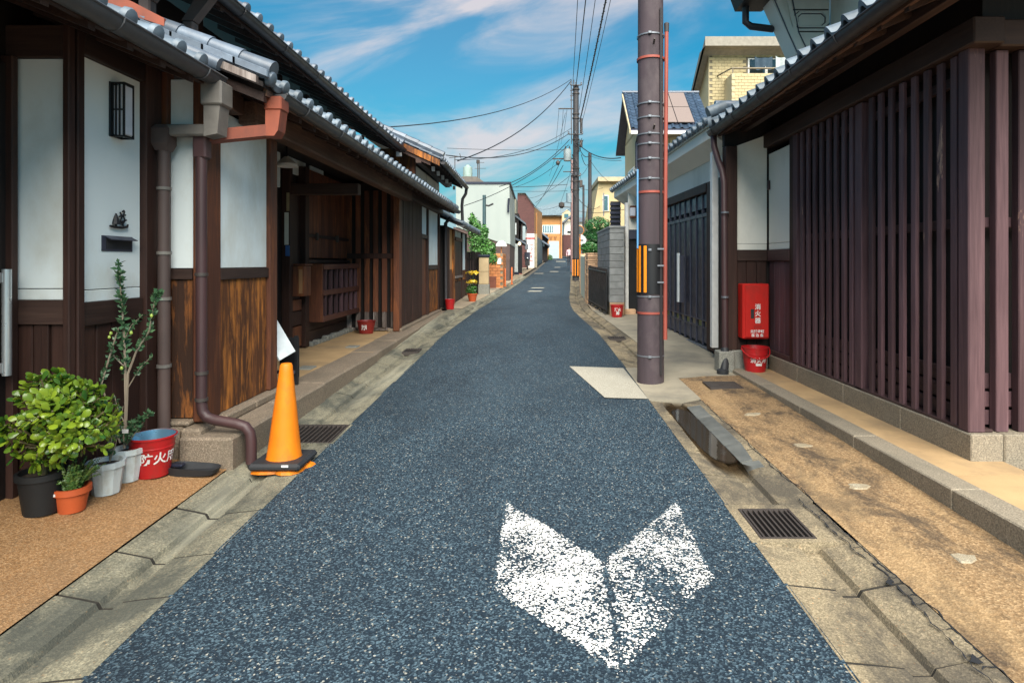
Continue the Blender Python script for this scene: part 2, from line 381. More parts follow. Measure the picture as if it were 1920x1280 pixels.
block = M('concrete_block', (.235, .245, .245), (.16, .17, .17), .88, 6, (1, 1, 1), .4, 70, 0, .15)
ochre = M('ochre_facade', (.46, .22, .075), (.38, .18, .06), .85, 1.0)
shut = M('shutter_pale', (.38, .47, .50), (.34, .42, .45), .6, 3)
metal_roof = M('metal_roof', (.23, .30, .33), (.17, .23, .26), .45, 2)
glz = glass('window_glass'); glz_b = glass('window_glass_blue', (.06, .14, .17), .15)
paper = M('paper', (.74, .73, .66), (.66, .65, .57), .8, 8)
signw = plain('sign_white', (.72, .78, .80), .4)
blue_m = plain('blue_tag', (.06, .16, .42), .5)
lens = plain('lantern_acrylic', (.70, .72, .80), .5)
warm = plain('lit_globe', (1.0, .78, .45), .5, emit=1.0)

# ------------------------------------------------------------------ roof pieces
def tile_mesh(w, ln, eave, mat, cr=.05, disc=True):
    b = MB(); n1_, n2_ = 5, 6; pr = []
    for i in range(n1_ + 1):
        t = i / n1_; pr.append((w * .56 * t, -.018 * math.sin(math.pi * t)))
    for i in range(1, n2_ + 1):
        t = i / n2_; pr.append((w * (.56 + .44 * t), cr * math.sin(math.pi * t)))
    th = .016; m = len(pr); vs = []
    for x in (0, ln):
        vs += [(x, y, z) for y, z in pr]; vs += [(x, y, z - th) for y, z in pr]
    fs = []
    for j in range(m - 1):
        fs.append((j, j + 1, 2 * m + j + 1, 2 * m + j)); fs.append((m + j, 3 * m + j, 3 * m + j + 1, m + j + 1))
        fs.append((j, m + j, m + j + 1, j + 1)); fs.append((2 * m + j, 2 * m + j + 1, 3 * m + j + 1, 3 * m + j))
    fs.append((0, 2 * m, 3 * m, m)); fs.append((m - 1, 2 * m - 1, 4 * m - 1, 3 * m - 1))
    b.add(vs, fs)
    if eave:
        yc = w * .78
        if disc:
            n = 12; prof = [(.060, .022), (.062, 0), (.056, -.016), (.030, -.026)]
            vs = []
            for r, x in prof: vs += [(x - .01, yc + r * math.cos(2 * math.pi * k / n), .004 + r * math.sin(2 * math.pi * k / n)) for k in range(n)]
            fs = [(i * n + k, i * n + (k + 1) % n, (i + 1) * n + (k + 1) % n, (i + 1) * n + k) for i in range(len(prof) - 1) for k in range(n)]
            fs += [tuple(range(n)), tuple(range(3 * n, 4 * n))]
            b.add(vs, fs)
        lip = pr[:6] if disc else pr
        k = len(lip); d = .045
        vs = [(-.012, y, z + .001) for y, z in lip] + [(-.012, y, z - d) for y, z in lip] + [(.006, y, z + .001) for y, z in lip] + [(.006, y, z - d) for y, z in lip]
        fs = []
        for j in range(k - 1):
            fs += [(j, k + j, k + j + 1, j + 1), (2 * k + j, 2 * k + j + 1, 3 * k + j + 1, 3 * k + j), (j, j + 1, 2 * k + j + 1, 2 * k + j), (k + j, 3 * k + j, 3 * k + j + 1, k + j + 1)]
        b.add(vs, fs)
    me = b.mesh('roof_tile', True); me.materials.append(mat); return me
_tm = {}
def get_tile(w, eave, mat, disc=True, cr=.05):
    k = (round(w, 3), eave, mat.name, disc, cr)
    if k not in _tm: _tm[k] = tile_mesh(w, .30, eave, mat, cr, disc)
    return _tm[k]
def tiled_roof(parent, y0, y1, xe, ze, pitch, rows, sgn, mt, top, k=0.0, sheet=None, w=.265, expo=.235, disc=True, name='roof', cr=.05, miss=None):
    """roof slope along the street; top = horizontal run of the slope; k = drift of the eave per metre"""
    th = math.atan(pitch); cs, sn = math.cos(th), math.sin(th); b = MB()
    def X(y): return xe + k * (y - y0)
    vs = []
    for y in (y0, y1):
        x0 = X(y); x1 = x0 + sgn * top; z1 = ze + pitch * top
        vs += [(x0, y, ze - .035), (x1, y, z1 - .035), (x1, y, z1 - .075), (x0, y, ze - .075)]
    b.add(vs, [(0, 1, 2, 3), (7, 6, 5, 4), (0, 4, 5, 1), (1, 5, 6, 2), (2, 6, 7, 3), (3, 7, 4, 0)])
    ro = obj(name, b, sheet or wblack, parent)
    n = int(round((y1 - y0) / w)); wy_ = (y1 - y0) / n
    for r in range(rows):
        me = get_tile(wy_, r == 0, mt, disc, cr)
        for i in range(n):
            y = y0 + (i + (1 if sgn < 0 else 0)) * wy_; yc = y0 + (i + .5) * wy_
            s = r * expo - .03
            jx, jz = R.uniform(-.004, .004), R.uniform(-.003, .004)
            link('eave_tile' if r == 0 else 'roof_tile', me, ro, (X(yc) + sgn * (s * cs + jx), y, ze + s * sn + .012 + jz),
                 (R.uniform(-.012, .012), -(th - .055 + R.uniform(-.012, .012)), math.pi if sgn < 0 else 0))
    return ro
def gutter(parent, y0, y1, x, z, mat, r=.062, k=0.0, br=.9, endcaps=True, sgn=1):
    b = MB(); n = 9; pts = []
    for rr in (r, r - .006):
        pts.append([(rr * math.cos(math.pi + math.pi * i / (n - 1)), rr * math.sin(math.pi + math.pi * i / (n - 1))) for i in range(n)])
    ring = pts[0] + pts[1][::-1]; m = len(ring)
    segs = [y0, (y0 + y1) / 2, y1]
    vs = []
    for y in segs:
        dz = -.012 * (0 if y != segs[1] else 1)
        vs += [(x + k * (y - y0) + p, y, z + q + dz) for p, q in ring]
    fs = [(i * m + j, i * m + (j + 1) % m, (i + 1) * m + (j + 1) % m, (i + 1) * m + j) for i in range(2) for j in range(m)]
    b.add(vs, fs)
    for y in (y0, y1 - .006):
        xx = x + k * (y - y0)
        b.prism([(xx + p, z + q) for p, q in pts[0]], y, y + .006, 'y')
    # rolled front lip
    b.tube([(x + k * (y - y0) + r * sgn, y, z) for y in segs], .009, 6)
    g = obj('gutter', b, mat, parent, True)
    y = y0 + br * .5
    while y < y1 - .1:
        xx = x + k * (y - y0); hb = MB(); rr = r + .006
        hb.tube([(xx + rr * math.cos(math.pi + math.pi * i / 8), y, z + rr * math.sin(math.pi + math.pi * i / 8)) for i in range(9)] , .006, 5)
        hb.tube([(xx - sgn * rr, y, z), (xx - sgn * (rr + .09), y, z - .03), (xx - sgn * (rr + .16), y, z + .05)], .006, 5)
        obj('gutter_bracket', hb, mat, g); y += br
    return g
def rafters(parent, y0, y1, xe, ze, pitch, run, sgn, mat, step=.32, w=.055, h=.075, k=0.0, drop=.08):
    x1 = xe + sgn * run; z1 = ze + pitch * run; b = MB()
    c = ((xe + x1) / 2, 0, (ze + z1) / 2)
    b.prism([(xe - c[0], ze - drop - c[2]), (x1 - c[0], z1 - drop - c[2]), (x1 - c[0], z1 - drop - h - c[2]), (xe - c[0], ze - drop - h - c[2])], -w / 2, w / 2, 'y')
    me = b.mesh('rafter'); me.materials.append(mat); y = y0 + .1
    while y < y1 - .05:
        link('rafter', me, parent, (c[0] + k * (y - y0), y, c[2])); y += step
def pipe(parent, pts, r, mat, clamps=(), name='downpipe', n=12, cmat=None):
    o = obj(name, MB().tube(pts, r, n), mat, parent, True)
    for p in clamps:
        cb = MB().lathe([(r + .001, -.012), (r + .008, -.012), (r + .008, .012), (r + .001, .012)], n, p, False, False)
        obj('pipe_clamp', cb, cmat or mat, o, True)
    return o
def board_row(parent, x0, x1, ys, z0, z1, mat, gap=.005, ch=.004, name='board'):
    """vertical boards side by side along the street"""
    for a, c in zip(ys, ys[1:]):
        j = R.uniform(-.004, .004)
        B(name, x0 + j, x1 + j, a + gap / 2, c - gap / 2, z0, z1, mat, parent, ch)
def span(a, b, n): return [a + (b - a) * i / n for i in range(n + 1)]

# ------------------------------------------------------------------ ground
ds = [-6 + .5 * i for i in range(0, 60)] + [24 + 1.5 * i for i in range(0, 60)]
b = MB(); b.grid([[(L(d) - .02, d, G(d)), ((L(d) + RR(d)) / 2, d, G(d) + .012), (RR(d) + .02, d, G(d))] for d in ds])
struct('road', b, asphalt, True)
b = MB(); b.grid([[(x, d, G(d) - .12) for x in (-260, -30, -8, 0, 8, 30, 260)] for d in (-40, 0, 20, 60, 100)] )
b.grid([[(x, d, z) for x in (-260, 260)] for d, z in ((100, G(100) - .12), (160, 3.6), (600, 5))])
struct('ground', b, earth)

# worn arrow painted on the road, pointing to the camera (two lobes), and far lane marks
m, t, bs, N, Lk = mk('worn_road_paint'); p_ = posn(N, Lk, False)
vo = N('ShaderNodeTexVoronoi'); vo.inputs['Scale'].default_value = 115; Lk(p_, vo.inputs['Vector'])
sp_ = N('ShaderNodeSeparateColor'); Lk(vo.outputs['Color'], sp_.inputs[0])
sx_ = N('ShaderNodeSeparateXYZ'); Lk(p_, sx_.inputs[0])
nb = noise(N, Lk, p_, 2.6, (1, 1, 1), 9, .72)
mr = N('ShaderNodeMapRange'); mr.inputs[1].default_value = .25; mr.inputs[2].default_value = .50; mr.inputs[3].default_value = .06; mr.inputs[4].default_value = -.03; Lk(sx_.outputs[0], mr.inputs[0])
ad = N('ShaderNodeMath', operation='ADD'); Lk(nb, ad.inputs[0]); Lk(mr.outputs[0], ad.inputs[1])
sc_ = N('ShaderNodeMath', operation='MULTIPLY_ADD'); Lk(sp_.outputs[0], sc_.inputs[0]); sc_.inputs[1].default_value = .42; Lk(ad.outputs[0], sc_.inputs[2])
ea = N('ShaderNodeAttribute', attribute_name='edge'); em_ = N('ShaderNodeMapRange'); Lk(ea.outputs['Fac'], em_.inputs[0]); em_.inputs[2].default_value = .045; em_.inputs[3].default_value = -.16; em_.inputs[4].default_value = 0
e2 = N('ShaderNodeMath', operation='ADD'); Lk(sc_.outputs[0], e2.inputs[0]); Lk(em_.outputs[0], e2.inputs[1])
mk_ = ramp(N, Lk, e2.outputs[0], .75, .77)
Lk(mixc(N, Lk, noise(N, Lk, p_, 60), (.80, .79, .76), (.62, .62, .60)), bs.inputs['Base Color']); bs.inputs['Roughness'].default_value = .8
tr = N('ShaderNodeBsdfTransparent'); ms = N('ShaderNodeMixShader'); Lk(mk_, ms.inputs[0]); Lk(tr.outputs[0], ms.inputs[1]); Lk(bs.outputs[0], ms.inputs[2])
Lk(ms.outputs[0], t.nodes['Material Output'].inputs[0]); road_paint = m
def road_z(x, d):
    c = (L(d) + RR(d)) / 2; h = (RR(d) - L(d)) / 2
    return G(d) + .012 * max(0, 1 - abs(x - c) / h) + .004
b = MB()
def rv(x, d): return (x, d, road_z(x, d))
P_ = [rv(-.19, 3.95), rv(-.218, 2.95), rv(.325, 2.34), rv(.357, 3.22)]
Q_ = [rv(.363, 3.22), rv(.331, 2.34), rv(.89, 3.05), rv(.92, 4.0)]
def fan(b, q, n=8):
    rows = []
    for i in range(n + 1):
        s = i / n; a = [q[0][k] + (q[3][k] - q[0][k]) * s for k in range(2)]; c = [q[1][k] + (q[2][k] - q[1][k]) * s for k in range(2)]
        rows.append([rv(a[0] + (c[0] - a[0]) * j / n, a[1] + (c[1] - a[1]) * j / n) for j in range(n + 1)])
    b.grid(rows)
ed = []
def fan2(b, q, n=16):
    fan(b, q, n)
    for i in range(n + 1):
        for j in range(n + 1): ed.append(min(i if q is Q_ or True else 9, n - i, j, n - j) / n)
fan2(b, P_); fan2(b, Q_)
ar = struct('painted_arrow', b, road_paint); aa = ar.data.attributes.new('edge', 'FLOAT', 'POINT')
for i, e in enumerate(ed): aa.data[i].value = e
for (xa, xb, y, w_) in ((988, 1013, 547.5, .45), (994, 1018, 541, .4), (1000, 1017, 513.6, .8), (1030, 1046, 510, .9), (1039, 1050, 502, 1.2), (1043, 1061, 491, 3.5)):
    d = (H + .096) / ((y - CY) / F + .024); x0 = (xa - CX) / F * d; x1 = (xb - CX) / F * d; b = MB()
    b.grid([[(x0, d, G(d) + .018), (x1, d, G(d) + .018)], [(x0 + .1, d + w_, G(d + w_) + .018), (x1 + .1, d + w_, G(d + w_) + .018)]])
    struct('lane_mark', b, slab_con)
# pale concrete patch let into the road by the pole
b = MB(); b.add([(.46, 8.45, G(8.45) + .016), (1.19, 8.35, G(8.35) + .010), (1.215, 6.65, G(6.65) + .010), (.75, 6.68, G(6.68) + .016)], [(0, 1, 2, 3)])
b.add([(.46, 8.45, G(8.45) - .02), (1.19, 8.35, G(8.35) - .02), (1.215, 6.65, G(6.65) - .02), (.75, 6.68, G(6.68) - .02)], [(3, 2, 1, 0)])
struct('concrete_patch', b, slab_con)

# roadside gutters, slab by slab
def gutter_run(name, side, edges, wid, mat, skip=(), holes=()):
    bed = MB(); E = L if side < 0 else RR
    prof = [(0, .0), (.30, -.016), (.44, -.026), (.47, -.056), (.62, -.056), (.65, -.026), (.80, -.008), (.97, .010), (1.0, .012)]
    dd = sorted(set([round(-2 + .25 * i, 3) for i in range(56)] + [12 + i for i in range(25)]))
    for k in range(len(dd) - 1):
        a, c = dd[k], dd[k + 1]
        if any(sa - .26 < a < sb or sa < c < sb + .0 for sa, sb in holes): continue
        bed.grid([[(E(d) + side * wid(d) * t_, d, G(d) + q - .004) for t_, q in prof] for d in (a, c)])
    base = struct(name, bed, silt)
    for a, c in zip(edges, edges[1:]):
        if a in skip: continue
        a2, c2 = a + .012, c - .012; rows_t = []; skew = R.uniform(-.012, .012); dz = R.uniform(.0, .005)
        prof = [(0, .0), (.30, -.016), (.44, -.026), (.47, -.056), (.62, -.056), (.65, -.026), (.80, -.008), (.97, .010), (1.0, .012)]
        for d, s in ((a2, skew), (c2, skew)):
            rows_t.append([(E(d) + side * (.004 + (wid(d) - .008) * t_), d + s * t_, G(d) + q + dz) for t_, q in prof])
        mb = MB(); m_ = len(prof)
        low = [[(x, y, z - .08) for x, y, z in r] for r in rows_t]
        vs = rows_t[0] + rows_t[1] + low[0] + low[1]
        fs = [(j, j + 1, m_ + j + 1, m_ + j) for j in range(m_ - 1)] + [(2 * m_ + j, 3 * m_ + j, 3 * m_ + j + 1, 2 * m_ + j + 1) for j in range(m_ - 1)]
        fs += [(j, 2 * m_ + j, 2 * m_ + j + 1, j + 1) for j in range(m_ - 1)] + [(m_ + j, m_ + j + 1, 3 * m_ + j + 1, 3 * m_ + j) for j in range(m_ - 1)]
        fs += [(0, m_, 3 * m_, 2 * m_), (m_ - 1, 3 * m_ - 1, 4 * m_ - 1, 2 * m_ - 1)]
        mb.add(vs, fs); obj('gutter_slab', mb, mat, base, loc=(E(a), (a + c) / 2, G(a)))
    return base
lw = lambda d: lerp_tab([(0, .53), (6, .55), (12, .52), (16, .45), (40, .4)], d)
rw = lambda d: lerp_tab([(0, .6), (5, .57), (7, .55), (12, .5), (40, .4)], d)
gutter_run('roadside_gutter_left', -1, [.7, 1.25, 1.8, 2.35, 2.9, 3.31, 3.86, 4.45, 5.15] + [5.72 + .6 * i for i in range(18)] + [17 + .9 * i for i in range(22)], lw, gutter_con_l, (5.15,), ((5.2, 5.7),))
gutter_run('roadside_gutter_right', 1, [.8, 1.35, 1.9, 2.44, 3.0, 3.42] + [3.94, 4.46, 5.0, 5.55, 6.1, 6.6] + [8.4 + .6 * i for i in range(14)] + [17.2 + .9 * i for i in range(22)], rw, gutter_con, (3.42, 6.6), ((3.45, 3.9), (6.7, 8.3)))

# grate in the right gutter, between its slabs
def grate(x0, x1, y0, y1, z, label, nb, along='y', surround=None):
    t = thing('drain_grate', label, 'drain grate', ((x0 + x1) / 2, (y0 + y1) / 2, z), 'drain grates along the street')
    fr = MB(); w = .014
    def zz2(y): return z + .024 * (y - (y0 + y1) / 2)
    def sl(b, xa, xb, ya, yb, lo, hi):
        vs = [(x, y, zz2(y) + q) for q in (lo, hi) for y in (ya, yb) for x in (xa, xb)]
        b.add(vs, [(0, 1, 3, 2), (4, 6, 7, 5), (0, 4, 5, 1), (2, 3, 7, 6), (0, 2, 6, 4), (1, 5, 7, 3)])
    for q in ((x0, x0 + w, y0, y1), (x1 - w, x1, y0, y1), (x0 + w, x1 - w, y0, y0 + w), (x0 + w, x1 - w, y1 - w, y1)): sl(fr, *q, -.05, .002)
    obj('grate_frame', fr, steel_d, t)
    pit = MB(); sl(pit, x0 + .004, x1 - .004, y0 + .004, y1 - .004, -.085, -.07); obj('drain_pit', pit, rubber, t)
    for i in range(nb):
        f = (i + .5) / nb; bb = MB()
        if along == 'y': x = x0 + w + (x1 - x0 - 2 * w) * f; sl(bb, x - .006, x + .006, y0 + w, y1 - w, -.03, 0)
        else: y = y0 + w + (y1 - y0 - 2 * w) * f; sl(bb, x0 + w, x1 - w, y - .007, y + .007, -.03, 0)
        obj('grate_bar', bb, steel_d, t)
    if surround:
        xa, xb, ya, yb, m_ = surround
        for k, q in enumerate(((xa, x0 - .002, ya, yb), (x1 + .002, xb, ya, yb), (x0 - .002, x1 + .002, ya, y0 - .002), (x0 - .002, x1 + .002, y1 + .002, yb))):
            bb = MB(); sl(bb, *q, -.09, -.001 - .0006 * k); obj('surround_slab', bb, m_, t)
    return t
steel_d = plain('old_steel', (.085, .072, .066), .55, .4)
grate(1.27, 1.59, 3.47, 3.86, G(3.68) + .004, 'square black steel drain grate set in the right gutter beside the white arrow', 9, 'y', (1.206, 1.785, 3.428, 3.932, gutter_con))
# concrete surround of that grate lies a little above the slab
b = MB()
za = G(3.63) + .012
# pale wet puddle lying in the right gutter, and the reflection tiles beside it
m, t, bs, N, Lk = mk('puddle_water'); bs.inputs['Base Color'].default_value = (.035, .028, .02, 1); bs.inputs['Roughness'].default_value = .04
bs.inputs['Specular IOR Level'].default_value = .75; pq = posn(N, Lk, False); bump(N, Lk, bs, noise(N, Lk, pq, 14, (1, 1, 1), 2), .03, .01)
at_ = N('ShaderNodeAttribute', attribute_name='edge'); nz = noise(N, Lk, pq, 6.5, (1, .6, 1), 5)
sm = N('ShaderNodeMath', operation='MULTIPLY_ADD'); Lk(nz, sm.inputs[0]); sm.inputs[1].default_value = .22; Lk(at_.outputs['Fac'], sm.inputs[2])
sm_h = N('ShaderNodeMath', operation='MULTIPLY'); Lk(sm.outputs[0], sm_h.inputs[0]); sm_h.inputs[1].default_value = .5; sm = sm_h
tr1 = N('ShaderNodeBsdfTransparent'); tr2 = N('ShaderNodeBsdfTransparent'); tr2.inputs[0].default_value = (.42, .38, .34, 1)
ma = N('ShaderNodeMixShader'); Lk(ramp(N, Lk, sm.outputs[0], .42, .45, (1, 1, 1), (0, 0, 0)), ma.inputs[0]); Lk(tr2.outputs[0], ma.inputs[1]); Lk(bs.outputs[0], ma.inputs[2])
mb2 = N('ShaderNodeMixShader'); Lk(ramp(N, Lk, sm.outputs[0], .53, .62, (1, 1, 1), (0, 0, 0)), mb2.inputs[0]); Lk(tr1.outputs[0], mb2.inputs[1]); Lk(ma.outputs[0], mb2.inputs[2])
Lk(mb2.outputs[0], t.nodes['Material Output'].inputs[0]); water_m = m
b = MB(); rows = []; ev = []
for i in range(25):
    d = 4.25 + 2.34 * i / 24; rows.append([(1.24 + .5 * j / 12, d, G(d) - .008 + (.012 if j > 9 else 0) * (j - 9) / 3) for j in range(13)])
    for j in range(13): ev.append((abs((1.24 + .5 * j / 12 - 1.47 + .02 * (d - 5.5)) / .150) ** 4 + abs((d - 5.5) / .98) ** 4) ** (1 / 4))
b.grid(rows); pu = struct('puddle', b, water_m)
at2 = pu.data.attributes.new('edge', 'FLOAT', 'POINT')
for i, e in enumerate(ev): at2.data[i].value = e
# left grate of woven mesh in the gutter behind the cone
grate(-2.27, -1.73, 5.17, 5.70, G(5.43) + .004, 'black mesh drain grate in the left gutter behind the orange cone', 12, 'y', (-2.283, -1.706, 5.155, 5.715, gutter_con_l))
grate(1.98, 2.36, 6.95, 7.3, G(7.12) + .056, 'steel drain grate before the downpipe foot and red bucket on the right', 11, 'x')
grate(1.32, 1.62, 11.0, 11.3, G(11.1) + .016, 'small drain grate in the right gutter beyond the big utility pole', 7)
grate(-2.1, -1.85, 9.6, 9.95, G(9.8) + .012, 'small drain grate in the left gutter beside the entrance ledge', 6)

# left apron, right walkway, driveway, far pavements
def inner_l(d): return L(d) - lw(d)
def inner_r(d): return RR(d) + rw(d)
def apz(x, d): return G(d) + .013 + .125 * max(0, -2.22 - x)
b = MB(); b.grid([[(x, d, apz(x, d)) for x in (-6.5, -3.2, -2.8, -2.5, inner_l(d) - .004)] for d in (-6, 0, 1, 2, 3, 4, 4.6, 4.8)])
struct('left_apron', b, brown_agg)
b = MB(); b.grid([[(inner_l(d) - .004, d, G(d) + .014), (-2.34, d, G(d) + .014)] for d in (4.75, 6, 8, 10, 12, 14, 16.4)])
struct('gutter_haunch', b, gutter_con_l)
b = MB(); b.grid([[(inner_r(d) + .002, d, G(d) + .013), (2.1, d, G(d) + .046), (2.56, d, G(d) + .055)] for d in (-6, 0, 1, 2, 3, 4, 5, 6, 7, 7.65)])
struct('walkway_right', b, walk_agg)
b = MB(); b.grid([[(inner_r(d) + .004, d, G(d) + .018), (2.2, d, G(d) + .035), (4.2, d, G(d) + .04)] for d in (7.66, 9, 11, 13, 14.6, 16)])
b.grid([[(RR(d) + .004, d, G(d) + .005 - q), (1.775, d, G(d) + .022 - q)] for d, q in ((6.612, .12), (6.614, 0), (7.2, 0), (7.8, 0), (8.38, 0))])
struct('driveway', b, drive_con)
b = MB(); b.grid([[(inner_r(d) + .004, d, G(d) + .02), (inner_r(d) + 6, d, G(d) + .04)] for d in [16.01 + 2 * i for i in range(42)]])
struct('pavement_right', b, pave_con)
b = MB(); b.grid([[(inner_l(d) - .004, d, G(d) + .02), (inner_l(d) - 8, d, G(d) + .04)] for d in [16.41 + 2 * i for i in range(42)]])
struct('pavement_left', b, pave_con)
# pale mortar patches on the walkway
for i, (x, y) in enumerate(((1505, 835), (1610, 911), (1812, 1046), (1415, 776))):
    d = (H - .05 + .096) / ((y - CY) / F + .024); xx = (x - CX) / F * d; b = MB(); n = 11
    rr = [.07 + R.uniform(-.025, .02) for _ in range(n)]
    zf = G(d) + .05
    lo = [(xx + 1.15 * rr[j] * math.cos(6.283 * j / n), d + .75 * rr[j] * math.sin(6.283 * j / n), zf - .015 + .024 * math.sin(6.283 * j / n) * .05) for j in range(n)]
    hi = [(xx + .9 * rr[j] * math.cos(6.283 * j / n), d + .6 * rr[j] * math.sin(6.283 * j / n), zf + .004) for j in range(n)]
    b.add(lo + hi, [(j, (j + 1) % n, n + (j + 1) % n, n + j) for j in range(n)] + [tuple(range(n, 2 * n))])
    o = struct('mortar_patch', b, patch_m)

# left stone ledge: kerb stones, a step and the sandy porch floor behind
ZL = .26
b = MB(); b.box(-3.7, -2.36, 4.72, 16.3, -.1, ZL - .006); lf = struct('porch_floor', b, sand_con)
y = 4.5
kl = [1.15, .92, 1.25, 1.05, 1.3, .95, 1.2, 1.1, 1.25, 1.0, 1.2]
for i, l_ in enumerate(kl):
    y2 = min(y + l_, 16.35); tilt = R.uniform(-.006, .006)
    x1 = -2.24 - .012 * (y - 4.5) + tilt
    B('kerb_stone', x1 - .40, x1, y + .004, y2 - .004, -.06, ZL + R.uniform(-.006, .006), granite_l, lf, .018)
    y = y2
for a, c, w_ in ((-2.86, -2.66, .1), (-2.655, -2.5, .1)):                     # rough stones under the corner of the house
    B('foundation_stone', a, c, 4.56, 4.80, .05, .30 + R.uniform(0, .02), granite_l, lf, .02)
B('foundation_stone', -2.84, -2.62, 4.62, 4.9, .31, .352, granite_l, lf, .015)
for a, c in ((4.905, 5.42), (5.425, 5.98)):
    B('foundation_stone', -2.66, -2.47, a, c, ZL, .33, granite_l, lf, .014)
for i in range(16):                                                           # footing stones under the porch back wall
    a = 9.45 + .14 * i
    B('footing_stone', -3.56, -3.44, a, a + .132, .24, .30 + R.uniform(0, .045), granite_g, lf, .02)
for a, c in ((11.45, 12.9), (12.905, 14.6), (14.605, 16.3)):
    B('foundation_stone', -2.78, -2.50, a, c, ZL - .01, .315, granite_l, lf, .012)
for a, c in ((7.4, 7.62), (9.3, 9.5)):
    B('floor_stone', -2.9, -2.72, a, c, .2, ZL + .012, granite_g, lf, .01)

# right ledge: kerb, sandy top and granite footing of the lattice house
b = MB(); b.box(2.7, 3.25, 4.0, 8.0, -.1, .166); rf = struct('ledge_floor', b, sand_con)
b = MB(); b.box(2.7, 9, -4, 3.995, -.1, .166); struct('corner_yard', b, sand_con)
y = 8.0; 
for i, l_ in enumerate((1.02, 1.1, 1.0, 1.15, 1.05, 1.1, 1.2, 1.1)):
    y2 = y - l_
    B('kerb_stone', 2.53, 2.72, y2 + .003, y - .003, -.05, .172 + R.uniform(-.002, .003), granite, rf, .008); y = y2
B('kerb_stone', 2.36, 2.56, 7.9, 8.12, -.02, .40, granite_g, rf, .012)
B('foundation_stone', 2.565, 3.04, 8.02, 8.3, .0, .40, granite_g, rf, .012)
for a, c in ((7.98, 7.12), (7.115, 6.05), (6.045, 5.1), (5.095, 4.27)):
    B('foundation_stone', 3.03, 3.26, c, a, .10, .352, granite, rf, .008)
for a, c in ((3.265, 4.1), (4.105, 5.2)):
    B('foundation_stone', a, c, 4.27, 4.5, .10, .352, granite, rf, .008)

# cracked mortar joint between gutter and walkway on the right
def crack(b, pts, w0, w1, lift=.0165):
    rows = []
    for i, (x, y) in enumerate(pts):
        x0_, y0_ = pts[max(i - 1, 0)]; x1_, y1_ = pts[min(i + 1, len(pts) - 1)]; l_ = math.hypot(x1_ - x0_, y1_ - y0_) or 1; nx, ny = -(y1_ - y0_) / l_, (x1_ - x0_) / l_; w_ = R.uniform(w0, w1)
        rows.append([(x - nx * w_, y - ny * w_, G(y) + lift), (x + nx * w_, y + ny * w_, G(y) + lift)])
    b.grid(rows)
b = MB(); main = []; x_ = 0
for i in range(230):
    d = 1.6 + 5.0 * i / 229; x_ = .85 * x_ + R.uniform(-.007, .007); main.append((inner_r(d) - .006 + x_ + .012 * math.sin(5.1 * d), d))
crack(b, main, .0012, .0045)
sec = []; x_ = 0
for i in range(110):
    d = 1.7 + 2.3 * i / 109; x_ = .85 * x_ + R.uniform(-.008, .008); sec.append((inner_r(d) - .065 + x_ + .014 * math.sin(4.3 * d + 1), d))
crack(b, sec, .001, .006, .0135)
for i in range(15):
    d = 1.75 + 2.2 * i / 15 + R.uniform(-.05, .05); x0 = inner_r(d); crack(b, [(x0 - .07 + .016 * k, d + R.uniform(-.012, .012)) for k in range(5)], .001, .004, .0155)
for d in (2.44, 3.0): crack(b, [(inner_r(d) - .06 + R.uniform(-.02, .02), d + R.uniform(-.03, .03)) for k in range(4)], .008, .018, .0158)
struct('pavement_crack', b, rubber)

# grey tiles added by the puddle, standing for sky mirrored in the wet slope
wet_m = M('wet_grey_tile', (.15, .155, .145), (.09, .095, .09), .3, 6, (1, 1, 1), .08, 60, 0, .1)
gr_ = bpy.data.objects['roadside_gutter_right']
for i in range(4):
    a, c = 4.72 + .41 * i, 5.125 + .41 * i; dx = -.004 * i; b = MB(); vs = []
    for d in (a, c):
        n_ = (d - 4.72) / 1.64; w_ = .135 if d > 4.8 else .09
        vs += [(1.575 + dx, d, G(d) - .004), (1.575 + dx + w_, d, G(d) + .019), (1.575 + dx + w_, d, G(d) - .06), (1.575 + dx, d, G(d) - .06)]
    b.add(vs, [(0, 1, 2, 3), (7, 6, 5, 4), (0, 4, 5, 1), (1, 5, 6, 2), (2, 6, 7, 3), (3, 7, 4, 0)]); obj('reflection_tile', b, wet_m, gr_)
b = MB(); b.add([(1.579, 4.40, G(4.4) - .05), (1.72, 4.40, G(4.4) - .02), (1.579, 4.712, G(4.7) - .006), (1.712, 4.712, G(4.7) + .016), (1.579, 4.712, G(4.7) - .08), (1.712, 4.712, G(4.7) - .08)], [(0, 1, 3, 2), (0, 2, 4), (1, 5, 3), (2, 3, 5, 4), (0, 4, 5, 1)]); obj('reflection_tile', b, wet_m, gr_)

# ------------------------------------------------------------------ left: nearest house with the recessed door
A = thing('townhouse', 'dark timber house with white panels, wall lantern and a recessed door, behind the potted plants', 'house', (-2.9, 4.1, 0), 'old townhouses along the street')
obj('wall', MB().box(-8, -3.24, -.6, 4.66, 0, 3.3).box(-3.24, -2.95, 3.83, 4.66, 0, 3.0), wblack, A)
def panel_set(par, ax, u0, u1, face, zb, zt, zs, rail0, rail1, nb, zbase, pm, bm, thick=.03):
    """plaster panel with strip below, rail and boards; ax 'y': runs along the street facing +/-x, ax 'x': faces the camera"""
    def bb(name, a, c, z0, z1, m_, pr=0.0):
        if ax == 'y': B(name, face - thick, face + pr, a, c, z0, z1, m_, par, .003)
        else: B(name, a, c, face - pr, face + thick, z0, z1, m_, par, .003)
    bb('plaster_panel', u0, u1, zs + .005, zt, pm)
    if zs > zb + .01: bb('plaster_strip', u0, u1, zb, zs, pm)
    bb('rail', u0, u1, rail0, rail1, wy if ax == 'y' else wx, .022)
    for a, c in zip(span(u0, u1, nb), span(u0, u1, nb)[1:]): bb('board', a + .006, c - .006, zbase, rail0, bm, R.uniform(-.006, .006))
